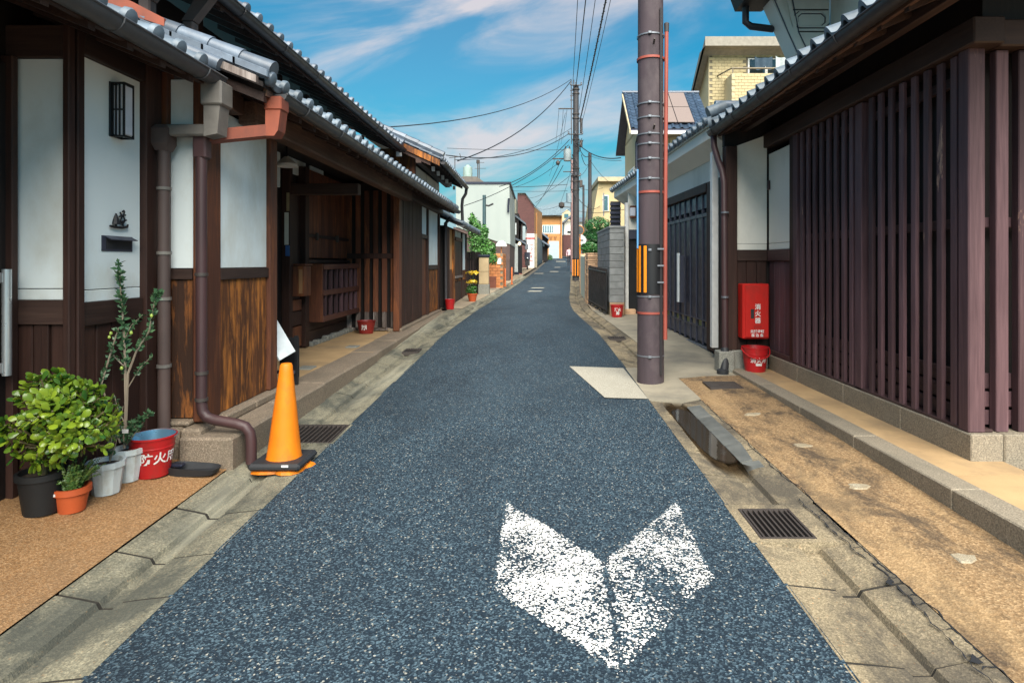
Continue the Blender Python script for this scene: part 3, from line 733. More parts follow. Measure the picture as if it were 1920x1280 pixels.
panel_set(A, 'y', 3.863, 4.46, -2.88, 1.295, 2.86, 1.37, 1.145, 1.295, 4, .1, plaster, wz)
panel_set(A, 'x', -3.19, -2.888, 3.77, 1.32, 2.80, 1.385, 1.17, 1.32, 3, .1, plaster, wz)
B('post', -2.886, -2.845, 3.735, 3.79, .06, 3.0, wz, A, .006)
B('post', -2.955, -2.838, 3.802, 3.861, .06, 3.0, wz, A, .006)
B('post', -2.96, -2.835, 4.465, 4.65, .06, 3.0, wz, A, .006)
B('beam', -2.97, -2.84, 3.863, 4.463, 2.862, 3.02, wy, A, .006)
B('beam', -3.24, -2.888, 3.74, 3.80, 2.802, 3.0, wx, A, .006)
# door leaf in the recess
dr = obj('door', MB().box(-3.24, -3.20, 2.1, 3.70, .07, 2.75), wblack, A)
for i in range(7): B('door_slat', -3.2, -3.185, 2.2 + .2 * i, 2.38 + .2 * i, .1, 2.7, wblack, dr, .004)
B('door_jamb', -3.235, -3.16, 3.70, 3.745, .05, 2.8, wz, dr, .005)
h = obj('door_handle', MB().tube([(-3.115, 3.61, .885), (-3.115, 3.61, 1.51)], .024, 14), brushed, dr, True)
for z in (.93, 1.46): obj('handle_mount', MB().box(-3.185, -3.115, 3.585, 3.60, z - .03, z + .03, .004), brushed, dr)
# lantern on the wall
ln = obj('wall_lantern', MB().box(-2.878, -2.868, 4.13, 4.26, 2.40, 2.77, .003), black_m, A)
obj('lantern_diffuser', MB().box(-2.868, -2.785, 4.158, 4.235, 2.42, 2.75, .003), lens, ln)
fr = MB()
for x in (-2.866, -2.788):
    for y in (4.15, 4.243): fr.box(x - .006, x + .006, y - .005, y + .005, 2.40, 2.77)
for z in (2.402, 2.76):
    fr.box(-2.867, -2.782, 4.146, 4.156, z - .004, z + .010); fr.box(-2.867, -2.782, 4.238, 4.248, z - .004, z + .010); fr.box(-2.793, -2.781, 4.156, 4.238, z - .004, z + .010)
for x in (-2.843, -2.818): fr.box(x - .0035, x + .0035, 4.146, 4.156, 2.41, 2.76)
fr.box(-2.863, -2.79, 4.147, 4.155, 2.580, 2.590)
obj('lantern_frame', fr, black_m, ln)
# letter slot and the small iron emblem above it
sl_ = obj('letter_slot', MB().box(-2.879, -2.874, 4.06, 4.37, 1.625, 1.73, .002), gate_f, A)
obj('slot_opening', MB().box(-2.8735, -2.872, 4.10, 4.35, 1.64, 1.715), rubber, sl_)
obj('slot_hood', MB().add([(-2.873, 4.09, 1.722), (-2.873, 4.36, 1.722), (-2.83, 4.36, 1.70), (-2.83, 4.09, 1.70), (-2.873, 4.09, 1.727), (-2.873, 4.36, 1.727), (-2.83, 4.36, 1.705), (-2.83, 4.09, 1.705)],
    [(0, 1, 2, 3), (7, 6, 5, 4), (0, 4, 5, 1), (1, 5, 6, 2), (2, 6, 7, 3), (3, 7, 4, 0)]), gate_f, sl_)
em = MB(); X0 = -2.865
def stroke(pts, r=.006): em.tube([(X0, 4.215 + p, 1.845 + q) for p, q in pts], r, 6)
stroke([(-.085, -.05), (-.03, -.055), (.03, -.055), (.085, -.045)], .009); stroke([(.085, -.045), (.09, -.03)], .007)
stroke([(-.03, -.05), (-.03, -.03)], .006); em.lathe([(.027, -.035), (.018, .0), (.004, .04)], 8, (X0, 4.185, 1.845))
stroke([(.012, .05), (.03, .02), (.014, -.005), (.045, -.04)]); stroke([(.055, .06), (.045, .025), (.06, .0), (.03, -.04)]); stroke([(.0, .02), (.065, .035)]); stroke([(.005, -.02), (.075, .0)]); stroke([(.05, .065), (.035, .055)])
obj('iron_emblem', em, black_m, A, True)
# eave
RA = tiled_roof(A, -.6, 4.58, -2.43, 2.985, .40, 5, -1, tile, 1.6)
rafters(A, -.6, 4.6, -2.42, 2.97, .40, .9, -1, wy)
B('fascia', -2.475, -2.435, -.6, 4.58, 2.86, 2.945, wy, A, .004)
gutter(A, -.6, 4.60, -2.385, 2.925, gut_m, .068, br=.9)
b = MB()                                                    # end of the verge: stepped ridge tile with a round nose
b.tube([(-2.36, 4.59, 3.03), (-2.75, 4.59, 3.19), (-3.3, 4.59, 3.41)], [.05, .055, .055], 10)
obj('verge_tile', b, tile_d, A, True)
b = MB().box(-2.47, -2.31, 4.50, 4.68, 2.71, 2.89, .012); b.prism([(-2.45, 2.71), (-2.33, 2.71), (-2.35, 2.50), (-2.45, 2.48)], 4.52, 4.66, 'y')
go = obj('gutter_outlet', b, pipe_gr, A)
obj('outlet_arm', MB().box(-2.83, -2.44, 4.54, 4.63, 2.49, 2.575, .012), pipe_gr, go)
pipe(A, [(-2.775, 4.575, 2.42), (-2.775, 4.575, .07)], .043, pipe_br, [(-2.775, 4.575, z) for z in (2.1, 1.62, 1.28, .78, .3)], cmat=pipe_gr)
obj('pipe_collar', MB().lathe([(.06, 0), (.085, .05), (.085, .16), (.06, .19)], 4, (-2.775, 4.575, 2.38), a0=math.pi / 4), pipe_br, A)

# ------------------------------------------------------------------ left: long townhouse with the porch
Bh = thing('townhouse', 'long dark timber townhouse with an open porch and tiled eave, behind the orange cone', 'house', (-2.7, 8, .26), 'old townhouses along the street')
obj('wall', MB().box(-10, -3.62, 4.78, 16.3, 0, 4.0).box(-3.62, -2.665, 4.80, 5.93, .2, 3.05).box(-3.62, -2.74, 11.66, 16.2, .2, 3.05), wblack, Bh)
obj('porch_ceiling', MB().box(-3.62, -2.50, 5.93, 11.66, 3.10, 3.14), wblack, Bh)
# return wall facing down the street, then the corner post
panel_set(Bh, 'x', -2.80, -2.625, 4.70, 1.50, 2.95, 1.50, 1.42, 1.50, 1, .36, plaster, wora, .04)
B('post', -2.885, -2.805, 4.66, 4.76, .34, 3.0, wred, Bh, .006)
B('post', -2.622, -2.535, 4.68, 4.94, .33, 2.98, wred, Bh, .01)
panel_set(Bh, 'y', 4.945, 5.825, -2.56, 1.50, 2.78, 1.50, 1.41, 1.50, 3, .335, plaster, wora2, .05)
B('post', -2.61, -2.525, 5.83, 5.99, .335, 2.96, wred, Bh, .008)
# porch back wall
B('door_post', -3.62, -3.50, 8.72, 8.83, .27, 3.0, wz, Bh, .006)
B('door_post', -3.62, -3.48, 9.26, 9.42, .27, 3.0, wz, Bh, .006)
sd = B('side_door', -3.60, -3.56, 8.835, 9.255, .62, 2.6, wz, Bh)
for z0, z1, mt_ in ((.30, .60, wred), (.62, .82, wz), (.84, 1.0, wred)): B('door_panel', -3.565, -3.53, 8.85, 9.24, z0, z1, mt_, sd, .006)
B('paper_strip', -3.575, -3.515, 8.712, 8.718, 1.80, 2.26, paper, Bh, .001)
B('paper_strip', -3.545, -3.505, 8.712, 8.718, 2.28, 2.54, M('old_paper', (.42, .34, .20), None, .9), Bh, .001)
B('blue_tag', -3.56, -3.50, 8.712, 8.718, 1.64, 1.79, blue_m, Bh, .001)
lb = B('letter_box', -3.56, -3.36, 8.88, 9.16, 1.06, 1.5, wred, Bh, .008); B('box_lid', -3.57, -3.34, 8.87, 9.17, 1.505, 1.53, wred, lb, .004); B('notice', -3.43, -3.38, 8.865, 8.878, 1.1, 1.45, M('tan_paper', (.42, .22, .10), None, .8), lb, .001)
for i in range(6): B('wall_board', -3.60, -3.54 + R.uniform(-.004, .004), 9.425 + .346 * i, 9.765 + .346 * i, 1.62, 3.0, wred, Bh)

for z in (1.54, 1.94): B('rail', -3.61, -3.51, 9.425, 11.5, z, z + .055, wy, Bh)
for y in (9.75, 10.75): obj('rail_bracket', MB().box(-3.51, -3.47, y, y + .05, 1.90, 2.02, .004), steel_d, Bh)
for z0, z1 in ((.31, .47), (.48, .62)): B('wall_board', -3.60, -3.55, 9.425, 11.5, z0, z1, wy, Bh)
# lattice window box
gx0, gx1 = -3.54, -3.33
gw = obj('window_lattice', MB().box(gx0, gx0 + .03, 9.6, 11.48, .66, 1.5), wblack, Bh)
for z in (.62, 1.03, 1.44): B('lattice_rail', gx1 - .04, gx1 + .02, 9.58, 11.5, z, z + .085, wred_y, gw, .006)
for i in range(7): y = 9.72 + .275 * i; B('lattice_bar', gx1 - .055, gx1 - .005, y, y + .075, .70, 1.44, wmar, gw, .005)
B('lattice_end', gx0, gx1, 9.56, 9.60, .62, 1.53, wred, gw); B('lattice_end', gx0, gx1, 11.48, 11.52, .62, 1.53, wred, gw)
# white panels and lamp under the porch roof
for a, c in ((8.85, 9.55), (9.75, 10.35)): B('plaster_panel', -3.615, -3.585, a, c, 2.86, 3.09, plaster, Bh)
B('plaster_panel', -3.615, -3.585, 7.2, 8.6, 2.60, 3.09, plaster, Bh)
pl = obj('porch_lamp', MB().lathe([(.03, .12), (.05, .1), (.13, .03), (.13, 0)], 14, (-3.05, 7.5, 2.72)), white_p, Bh, True); obj('lamp_bracket', MB().tube([(-3.05, 7.5, 2.83), (-3.05, 7.5, 3.1)], .012, 6), black_m, pl)
# slatted screen at the far end of the porch, facing the camera
B('screen_frame', -3.6, -2.66, 11.56, 11.62, .27, .32, wgrey, Bh); B('screen_frame', -3.6, -2.66, 11.54, 11.6, 1.62, 1.72, wz, Bh)
for i in range(6):
    x = -3.56 + .165 * i
    B('slat', x, x + .095, 11.53, 11.57, .62, 1.62, wred, Bh, .005); B('slat', x, x + .09, 11.535, 11.57, 1.72, 2.9, wred, Bh, .005); B('slat_foot', x + .004, x + .088, 11.525, 11.565, .32, .62, wgrey, Bh, .005)
obj('screen_backing', MB().box(-3.6, -2.70, 11.60, 11.65, .3, 3.05), wblack, Bh)
B('post', -2.66, -2.545, 11.42, 11.62, .27, 2.98, wred, Bh, .008)
# lattice wall along the street
board_row(Bh, -2.62, -2.56, span(11.64, 13.78, 20), .33, 2.86, wz, .03, .006, 'slat')
obj('lattice_backing', MB().box(-2.74, -2.64, 11.64, 14.5, .3, 2.9), wblack, Bh)
B('slat_rail', -2.64, -2.60, 11.64, 13.78, 1.66, 1.72, wy, Bh)
B('plaster_panel', -2.62, -2.585, 13.85, 14.45, 2.20, 2.86, plaster, Bh); B('lintel', -2.63, -2.56, 13.80, 14.5, 2.10, 2.195, wy, Bh)
B('wicket_door', -2.63, -2.60, 13.83, 14.46, .33, 2.095, wred, Bh); B('post', -2.64, -2.55, 14.48, 14.62, .32, 2.95, wz, Bh, .006)
panel_set(Bh, 'y', 14.63, 16.05, -2.58, 1.48, 2.82, 1.48, 1.38, 1.48, 7, .33, plaster, wora2, .05)
B('post', -2.64, -2.54, 16.06, 16.28, .3, 2.95, wz, Bh, .006)
# big porch beam, eave, gutter
B('porch_beam', -2.53, -2.37, 5.2, 11.75, 2.72, 2.93, wbeam, Bh, .015)
B('beam', -2.62, -2.47, 11.76, 16.3, 2.82, 2.96, wy, Bh, .008); B('beam', -2.62, -2.47, 4.72, 5.19, 2.79, 2.96, wbeam, Bh, .008)
B('cross_beam', -3.6, -2.54, 8.75, 8.9, 2.52, 2.68, wx, Bh, .01)
tiled_roof(Bh, 4.72, 16.35, -2.10, 2.975, .40, 6, -1, tile, 1.5)
rafters(Bh, 4.7, 16.3, -2.12, 2.955, .40, .55, -1, wy, .36)
gutter(Bh, 4.92, 16.3, -2.06, 2.90, gut_m, .062, br=.95)
obj('eave_fascia', MB().box(-2.135, -2.105, 4.8, 16.3, 2.85, 2.935), wbeam, Bh)
for i in range(6):
    xa, xb = -2.04 - .24 * i, -2.04 - .24 * (i + 1) - .03
    b = MB().tube([(xa, 4.77, 3.04 + .40 * (-2.04 - xa)), (xb, 4.77, 3.04 + .40 * (-2.04 - xb))], [.072, .060], 12); obj('verge_tile', b, tile_d, Bh, True)
    b = MB().box(xb, xa, 4.655, 4.70, -.03, .03, .006); b.v = [(x, y, z + 2.985 + .40 * (-2.04 - x)) for x, y, z in b.v]; obj('verge_tile', b, tile_d, Bh)
b = MB(); b.prism([(-2.1, 2.955), (-2.1, 2.90), (-3.4, 3.43), (-3.4, 3.50)], 4.60, 4.64, 'y'); obj('verge_board', b, wgrey, Bh)
b = MB(); b.prism([(-2.85, 3.42), (-2.85, 3.36), (-3.45, 3.56), (-3.45, 3.68), (-3.1, 3.55)], 4.70, 4.75, 'y'); obj('red_flashing', b, pipe_red, Bh)
# rust red outlet box, its arm and the maroon downpipe with its long foot
b = MB().box(-2.16, -2.02, 4.86, 5.02, 2.76, 2.87, .01); b.prism([(-2.15, 2.76), (-2.03, 2.76), (-2.05, 2.60), (-2.08, 2.555), (-2.15, 2.555)], 4.87, 5.01, 'y')
go = obj('gutter_outlet', b, pipe_red, Bh)
b = MB(); b.add([(-2.13, 4.88, 2.65), (-2.13, 4.99, 2.65), (-2.13, 4.88, 2.56), (-2.13, 4.99, 2.56), (-2.53, 4.60, 2.54), (-2.53, 4.70, 2.54), (-2.53, 4.60, 2.45), (-2.53, 4.70, 2.45)], [(0, 1, 3, 2), (4, 6, 7, 5), (0, 4, 5, 1), (2, 3, 7, 6), (0, 2, 6, 4), (1, 5, 7, 3)])
obj('outlet_arm', b, pipe_red, go)
obj('pipe_collar', MB().box(-2.57, -2.47, 4.58, 4.68, 2.33, 2.535, .012), pipe_mar, go)
ft = [(-2.52, 4.62, 2.35), (-2.52, 4.62, .50), (-2.512, 4.62, .43), (-2.48, 4.62, .385), (-2.42, 4.62, .365), (-2.25, 4.62, .335), (-2.19, 4.62, .315), (-2.155, 4.62, .27), (-2.145, 4.62, .20), (-2.145, 4.62, .04)]
pipe(Bh, ft, .039, pipe_mar, [(-2.52, 4.62, z) for z in (1.46, .72, .52)], cmat=steel_d)
# upper storey: low wall and deep eave
obj('upper_wall', MB().box(-10, -3.52, 4.8, 13.3, 3.4, 4.05), wblack, Bh)
for i in range(8):
    y = 5.3 + 1.0 * i
    B('stud', -3.53, -3.47, y, y + .1, 3.5, 4.1, wz, Bh)
for i in range(6): B('upper_panel', -3.52, -3.50, 9.9 + .55 * i, 10.4 + .55 * i, 3.52, 3.98, plaster if i < 3 else wora2, Bh)
tiled_roof(Bh, 4.4, 13.2, -2.90, 4.055, .45, 5, -1, tile_d, 3.4)
rafters(Bh, 4.4, 13.2, -2.92, 4.03, .45, .65, -1, wy, .4)
gutter(Bh, 4.4, 13.25, -2.86, 3.985, gut_d, .065, br=1.0)
obj('eave_fascia', MB().box(-2.94, -2.91, 4.4, 13.2, 3.91, 4.00), wy, Bh)
b = MB(); b.tube([(-2.86, 13.2, 4.11), (-3.3, 13.2, 4.33), (-4.5, 13.2, 4.87)], .08, 10); obj('verge_tile', b, tile_d, Bh, True)
for y, x in ((5.05, -3.2), (5.5, -3.1)):
    b = MB(); b.box(x - .05, x + .05, y - .05, y + .05, 3.42, 3.70, .012); b.prism([(x - .05, 3.70), (x + .05, 3.70), (x + .22, 3.92), (x + .12, 3.98)], y - .05, y + .05, 'y'); obj('upper_downpipe', b, pipe_br, Bh)

# ------------------------------------------------------------------ left: two-storey house with the gable end
Ch = thing('townhouse', 'two-storey house whose gable and deep dark eave rise behind the long townhouse', 'house', (-3, 15.5, 0), 'old townhouses along the street')
obj('wall', MB().box(-6.5, -2.75, 13.9, 17.4, 2.9, 4.0), wblack, Ch)
obj('lower_wall', MB().box(-6.5, -2.9, 16.35, 17.4, 0, 2.9), wblack, Ch)
for i in range(9): B('gable_board', -4.6 + .2 * i, -4.41 + .2 * i, 13.85, 13.9, 3.2, 4.12, wora2, Ch, .004)
B('corner_post', -2.84, -2.73, 13.82, 13.95, 3.0, 4.0, wred, Ch)
for a, c in ((13.97, 15.3), (15.4, 16.6), (16.7, 17.35)): B('plaster_panel', -2.76, -2.735, a, c, 3.1, 3.75, plaster_w, Ch)
tiled_roof(Ch, 13.35, 17.9, -2.08, 3.82, .46, 10, -1, tile_d, 2.5)
b = MB(); b.prism([(-2.10, 3.78), (-4.58, 4.92), (-4.58, 4.79), (-2.10, 3.65)], 13.32, 13.36, 'y'); obj('barge_board', b, wora2, Ch)
b = MB(); b.prism([(-2.3, 3.76), (-4.58, 4.80), (-4.58, 4.70), (-2.3, 3.66)], 13.362, 13.40, 'y'); obj('barge_batten', b, wz, Ch)
for i in range(9):                                             # verge tiles along the rake
    t_ = i / 9; x = -2.02 - 2.5 * t_; z = 3.84 + .46 * 2.5 * t_
    b = MB(); b.tube([(x, 13.42, z + .05), (x - .33, 13.42, z + .05 + .145)], [.085, .075], 8); obj('verge_tile', b, tile_d, Ch, True)
obj('purlin', MB().box(-2.62, -2.5, 13.36, 17.8, 3.72, 3.84), wy, Ch)
for i in range(6): obj('purlin_end', MB().box(-2.34, -2.28, 13.75 + .7 * i, 13.83 + .7 * i, 3.60, 3.70), white_p, Ch)
B('purlin_cap', -3.05, -2.93, 13.37, 13.40, 3.86, 3.99, white_p, Ch); B('purlin_cap', -3.75, -3.65, 13.37, 13.40, 3.80, 4.05, white_p, Ch)
rafters(Ch, 13.4, 17.8, -2.1, 3.80, .46, .6, -1, wy, .4)
gutter(Ch, 13.35, 17.95, -2.03, 3.74, gut_d, .06, br=1.1)
pipe(Ch, [(-2.03, 17.9, 3.7), (-2.05, 17.9, 3.55), (-2.14, 17.88, 3.4), (-2.16, 17.88, 3.2), (-2.14, 17.88, 2.7)], .045, gut_d)

# ------------------------------------------------------------------ left: low tiled house beyond
Dh = thing('townhouse', 'low tiled house with an orange-lit plaster panel and shuttered window, beyond the long townhouse', 'house', (-2.4, 19, .3), 'old townhouses along the street')
obj('wall', MB().box(-6, -2.45, 16.5, 21.6, 0, 2.55), wblack, Dh)
B('plaster_panel', -2.47, -2.40, 16.75, 17.55, 1.35, 2.48, plaster_or, Dh); B('board', -2.47, -2.40, 16.75, 17.55, .3, 1.34, wred, Dh); B('door_post', -2.48, -2.36, 17.56, 17.9, .3, 2.5, wora2, Dh)
sh = B('shutter_window', -2.46, -2.38, 18.0, 19.55, 1.15, 2.2, wz, Dh); B('shutter_top', -2.44, -2.34, 17.95, 19.6, 2.2, 2.3, wred_y, sh)
B('shutter_sill', -2.44, -2.33, 17.95, 19.6, 1.08, 1.15, wgrey, sh)
B('plaster_panel', -2.46, -2.40, 18.0, 19.6, 2.31, 2.5, plaster, Dh)
B('plaster_panel', -2.46, -2.40, 19.75, 20.75, 1.3, 2.5, plaster, Dh); B('post', -2.47, -2.36, 19.62, 19.74, .3, 2.52, wz, Dh); B('post', -2.47, -2.36, 20.76, 21.0, .3, 2.52, wz, Dh)
for i in range(12): B('board', -2.45, -2.39, 17.95 + .235 * i, 18.175 + .235 * i, .3, .95 + R.uniform(-.0, .02), wz, Dh, .004); 
for i in range(12): B('board_top', -2.45, -2.392, 17.95 + .235 * i, 18.175 + .235 * i, .98, 1.06, wora2, Dh, .004)
for i in range(4): B('board', -2.46, -2.395, 20.0 + .22 * i, 20.2 + .22 * i, 1.0, 1.28, wora2, Dh)
B('post', -2.47, -2.35, 16.52, 16.72, .2, 2.5, wz, Dh)
tiled_roof(Dh, 16.5, 21.7, -2.02, 2.62, .42, 8, -1, tile, 2.1)
gutter(Dh, 16.5, 21.7, -1.98, 2.55, gut_m, .06, br=1.2)
for r_ in range(3):
    for i in range(5): b = MB(); b.tube([(-2.9 - .12 * r_, 17.2 + .75 * i, 3.1 + .13 * r_), (-2.9 - .12 * r_, 17.93 + .75 * i, 3.1 + .13 * r_)], .09, 8); obj('ridge_tile', b, tile_d, Dh, True)
pipe(Dh, [(-2.28, 16.42, 2.75), (-2.42, 16.42, 2.6), (-2.42, 16.42, .3), (-2.2, 16.42, .2)], .05, gut_d, name='downpipe')

# ------------------------------------------------------------------ right: lattice house
Rh = thing('townhouse', 'maroon lattice-fronted house with white fire wall and tiled eave, at the right edge', 'house', (3.2, 6.3, .17), 'old townhouses along the street')
obj('wall', MB().box(3.27, 9, 4.56, 8.24, .2, 3.3), wblack, Rh)
B('sill', 3.045, 3.22, 4.32, 7.36, .353, .375, wmar_y, Rh)
near_y = [5.60, 5.45, 5.29, 5.13, 4.965, 4.805, 4.645, 4.49]; far_y = [7.06, 6.90, 6.74, 6.58, 6.42, 6.26, 6.10, 5.95]
for y in near_y + far_y: B('lattice_slat', 3.05, 3.083, y - .038, y + .030, .352, 3.05, wmar, Rh, .006)
B('post', 3.045, 3.18, 5.74, 5.86, .352, 3.05, wmar, Rh, .007)
B('corner_post', 3.04, 3.16, 4.31, 4.42, .352, 3.06, wmar, Rh, .008); B('post', 3.045, 3.2, 7.16, 7.28, .352, 3.06, wmar, Rh, .007)
for bay in ((4.425, 5.738), (5.865, 7.155)):
    for z0, z1 in ((.385, .49), (.512, .622), (.644, .755)): B('lattice_board', 3.13, 3.16, bay[0], bay[1], z0, z1, wmar_y, Rh, .005)
    B('lattice_rail', 3.13, 3.165, bay[0], bay[1], 1.80, 1.875, wmar_y, Rh, .005); B('lattice_rail', 3.13, 3.165, bay[0], bay[1], 2.86, 2.94, wmar_y, Rh, .005)
for x in (3.30, 3.46, 3.62, 3.78, 3.94, 4.1): B('lattice_slat', x - .05, x + .04, 4.33, 4.40, .352, 3.05, wmar, Rh, .006)
for z0, z1 in ((.385, .49), (.512, .622), (.644, .755), (1.80, 1.875)): B('lattice_board', 3.165, 5.2, 4.405, 4.43, z0, z1, wmar, Rh, .005)
B('post', 4.4, 4.55, 4.3, 4.45, .352, 3.06, wmar, Rh)
B('header_beam', 3.0, 3.22, 4.2, 8.2, 3.055, 3.24, wy, Rh, .01); B('header_beam', 3.225, 6, 4.26, 4.44, 3.055, 3.24, wx, Rh, .01)
# panels beyond the lattice, then the wing wall that faces the camera
B('plaster_panel', 3.06, 3.10, 7.40, 8.06, 1.80, 2.97, plaster_w, Rh, .003); B('plaster_strip', 3.06, 3.10, 7.40, 8.06, 1.715, 1.795, plaster_w, Rh, .003)
B('rail', 3.04, 3.11, 7.38, 8.06, 1.57, 1.713, wmar_y, Rh)
for i in range(4): B('board', 3.065, 3.1, 7.39 + .168 * i, 7.552 + .168 * i, .42, 1.567, wmar, Rh)
B('base_rail', 3.045, 3.11, 7.38, 8.06, .353, .418, wmar_y, Rh); B('post', 3.05, 3.2, 7.285, 7.385, .352, 3.06, wz, Rh)
b = MB(); b.prism([(2.645, 3.085 + .0), (2.645, 1.80), (3.045, 1.80), (3.045, 3.23)], 8.09, 8.13, 'y'); obj('plaster_panel', b, plaster_w, Rh)
B('plaster_strip', 2.645, 3.045, 8.09, 8.13, 1.715, 1.795, plaster_w, Rh, .003); B('rail', 2.645, 3.045, 8.075, 8.13, 1.57, 1.713, wx, Rh)
for i in range(3): B('board', 2.646 + .133 * i, 2.775 + .133 * i, 8.095, 8.13, .40, 1.567, wz, Rh)
B('wing_post', 2.49, 2.64, 8.04, 8.2, .40, 3.08, wz, Rh, .008); obj('wing_core', MB().box(2.55, 3.27, 8.135, 8.235, .2, 3.1), wblack, Rh)
B('wall_fitting', 3.03, 3.058, 8.0, 8.05, 2.50, 2.62, pipe_mar, Rh)
# lower eave
tiled_roof(Rh, 2.7, 8.35, 2.45, 3.425, .42, 7, 1, tile, 1.55, disc=False, cr=.07)
rafters(Rh, 2.7, 8.3, 2.49, 3.385, .42, .85, 1, wy, .33)
B('eave_fascia', 2.475, 2.51, 2.7, 8.35, 3.26, 3.355, wbeam, Rh); B('eave_purlin', 2.72, 2.80, 2.7, 8.3, 3.28, 3.36, wy, Rh)
gutter(Rh, 2.7, 8.42, 2.415, 3.335, gut_d, .07, br=.85, sgn=-1)
b = MB(); b.tube([(2.40, 8.38, 3.45), (2.60, 8.38, 3.53)], .07, 12); b.tube([(2.37, 8.40, 3.46), (2.41, 8.38, 3.465)], .085, 12); obj('verge_tile', b, tile, Rh, True)
pipe(Rh, [(2.42, 8.36, 3.30), (2.42, 8.33, 3.12), (2.44, 8.22, 2.92), (2.46, 8.10, 2.75), (2.465, 8.04, 2.60), (2.465, 8.0, .42)], .042, pipe_mar, [(2.465, 8.0, 2.2), (2.465, 8.0, 1.1)], cmat=steel)
o = obj('downpipe_foot', MB().tube([(2.465, 8.0, .43), (2.44, 7.93, .25), (2.40, 7.86, .06)], .055, 12), rubber, Rh, True); obj('foot_socket', MB().lathe([(.075, 0), (.075, .10), (.06, .11)], 12, (2.39, 7.85, .075)), rubber, o, True)
# white upper wall with the fire wing wall and its octagon
obj('upper_wall', MB().box(3.98, 9, 4.3, 8.3, 3.6, 7.0), plaster_w, Rh)
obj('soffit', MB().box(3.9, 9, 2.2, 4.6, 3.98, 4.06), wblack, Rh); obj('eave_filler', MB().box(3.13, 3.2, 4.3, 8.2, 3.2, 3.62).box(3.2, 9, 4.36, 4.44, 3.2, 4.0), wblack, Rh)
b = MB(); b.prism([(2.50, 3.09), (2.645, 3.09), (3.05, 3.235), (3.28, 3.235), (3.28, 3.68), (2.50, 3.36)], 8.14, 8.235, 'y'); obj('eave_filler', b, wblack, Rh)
def PX(x, y, d=8.3): q = at(x, y, d); return (q[0], q[2])
wing = [PX(1430, -60), PX(1448, 0), PX(1475, 60), PX(1493, 100), PX(1510, 112), PX(1510, 250), PX(1556, 250), PX(1556, -60)]
uw = obj('fire_wing', MB().prism(wing, 8.30, 8.62, 'y'), plaster_w, Rh)
def stripe(pts, w, name, y0):
    a = [PX(*p) for p in pts]; c = [PX(p[0] + w, p[1]) for p in pts[::-1]]; obj(name, MB().prism(a + c, y0, 8.299, 'y'), plaster_w, uw)
stripe([(1452, 0), (1478, 62), (1497, 104), (1510, 118)], 10, 'wing_moulding', 8.265); stripe([(1474, 0), (1487, 60), (1502, 96), (1520, 108)], 7, 'wing_moulding', 8.275)
def oct_(k, y): 
    c = PX(1521, 38); w, h = .235 * k, .105 * k; q = .45
    return [(c[0] - w, c[1] - h * q), (c[0] - w * .72, c[1] - h), (c[0] + w * .72, c[1] - h), (c[0] + w, c[1] - h * q), (c[0] + w, c[1] + h * q), (c[0] + w * .72, c[1] + h), (c[0] - w * .72, c[1] + h), (c[0] - w, c[1] + h * q)]
a_, c_ = oct_(1.0, 0), oct_(.82, 0)
ob = MB()
vs = [(p[0], 8.299, p[1]) for p in a_] + [(p[0], 8.27, p[1]) for p in a_] + [(p[0], 8.27, p[1]) for p in c_] + [(p[0], 8.299, p[1]) for p in c_]
ob.add(vs, [(i + 8 * k, (i + 1) % 8 + 8 * k, (i + 1) % 8 + 8 * (k + 1), i + 8 * (k + 1)) for k in range(3) for i in range(8)]); obj('octagon_frame', ob, plaster_w, uw)
for kk in (1.04, .78): q = oct_(kk, 0); obj('octagon_groove', MB().tube([(p[0], 8.296, p[1]) for p in q + q[:1]], .007, 5, False), gate_f, uw)
for pl2 in ([(1450, 0), (1476, 62), (1495, 104), (1509, 120)], [(1484, 0), (1496, 62), (1512, 96)]): obj('wing_groove', MB().tube([(PX(*p)[0], 8.27, PX(*p)[1]) for p in pl2], .008, 5), gate_f, uw)
for y in (19, 60): q0, q1 = PX(1484, y), PX(1553, y); obj('panel_groove', MB().box(q0[0], q1[0], 8.292, 8.30 - .001, q0[1] - .008, q0[1] + .008), steel_d, uw)
# upper eave corner with its black elbow, cut by the top of the picture
b = MB(); b.prism([PX(1398, -3), PX(1450, -3), PX(1560, -70), PX(1560, -110), PX(1388, -30)], 6.0, 8.75, 'y'); obj('upper_eave', b, wblack, Rh)
b = MB(); q = [PX(1398, 5, 8.6), PX(1398, 42, 8.6), PX(1408, 50, 8.6), PX(1450, 55, 8.6)]
b.tube([(p[0], 8.6, p[1]) for p in q], .05, 10); b.tube([(q[0][0], 8.6, q[0][1] - .05), (q[0][0], 8.6, q[0][1] + .12)], .08, 10); obj('upper_downpipe', b, gut_d, Rh, True)
gutter(Rh, 6.0, 8.75, PX(1398, 0, 8.6)[0], PX(1398, -2, 8.6)[1], gut_d, .06, sgn=-1)

# ------------------------------------------------------------------ right: walled gate with the charcoal doors
Gh = thing('gatehouse', 'white plastered gatehouse with tiled roof and charcoal metal gate, behind the near utility pole', 'gatehouse', (2.7, 11.5, .2))
def gx(d): return 2.75 - .04 * (d - 8.6)
def skewbox(name, par, x0, x1, y0, y1, z0, z1, mat):
    b = MB(); vs = []
    for y in (y0, y1):
        g = gx(y); vs += [(g + x0, y, z0), (g + x1, y, z0), (g + x1, y, z1), (g + x0, y, z1)]
    b.add(vs, [(0, 1, 2, 3), (7, 6, 5, 4), (0, 4, 5, 1), (1, 5, 6, 2), (2, 6, 7, 3), (3, 7, 4, 0)]); return obj(name, b, mat, par)
skewbox('wall', Gh, .12, 1.2, 8.32, 16.6, .0, 3.5, plaster_w)
skewbox('upper_wall', Gh, -.02, .118, 8.35, 16.6, 2.80, 3.32, plaster_w)
b = MB(); vs = []
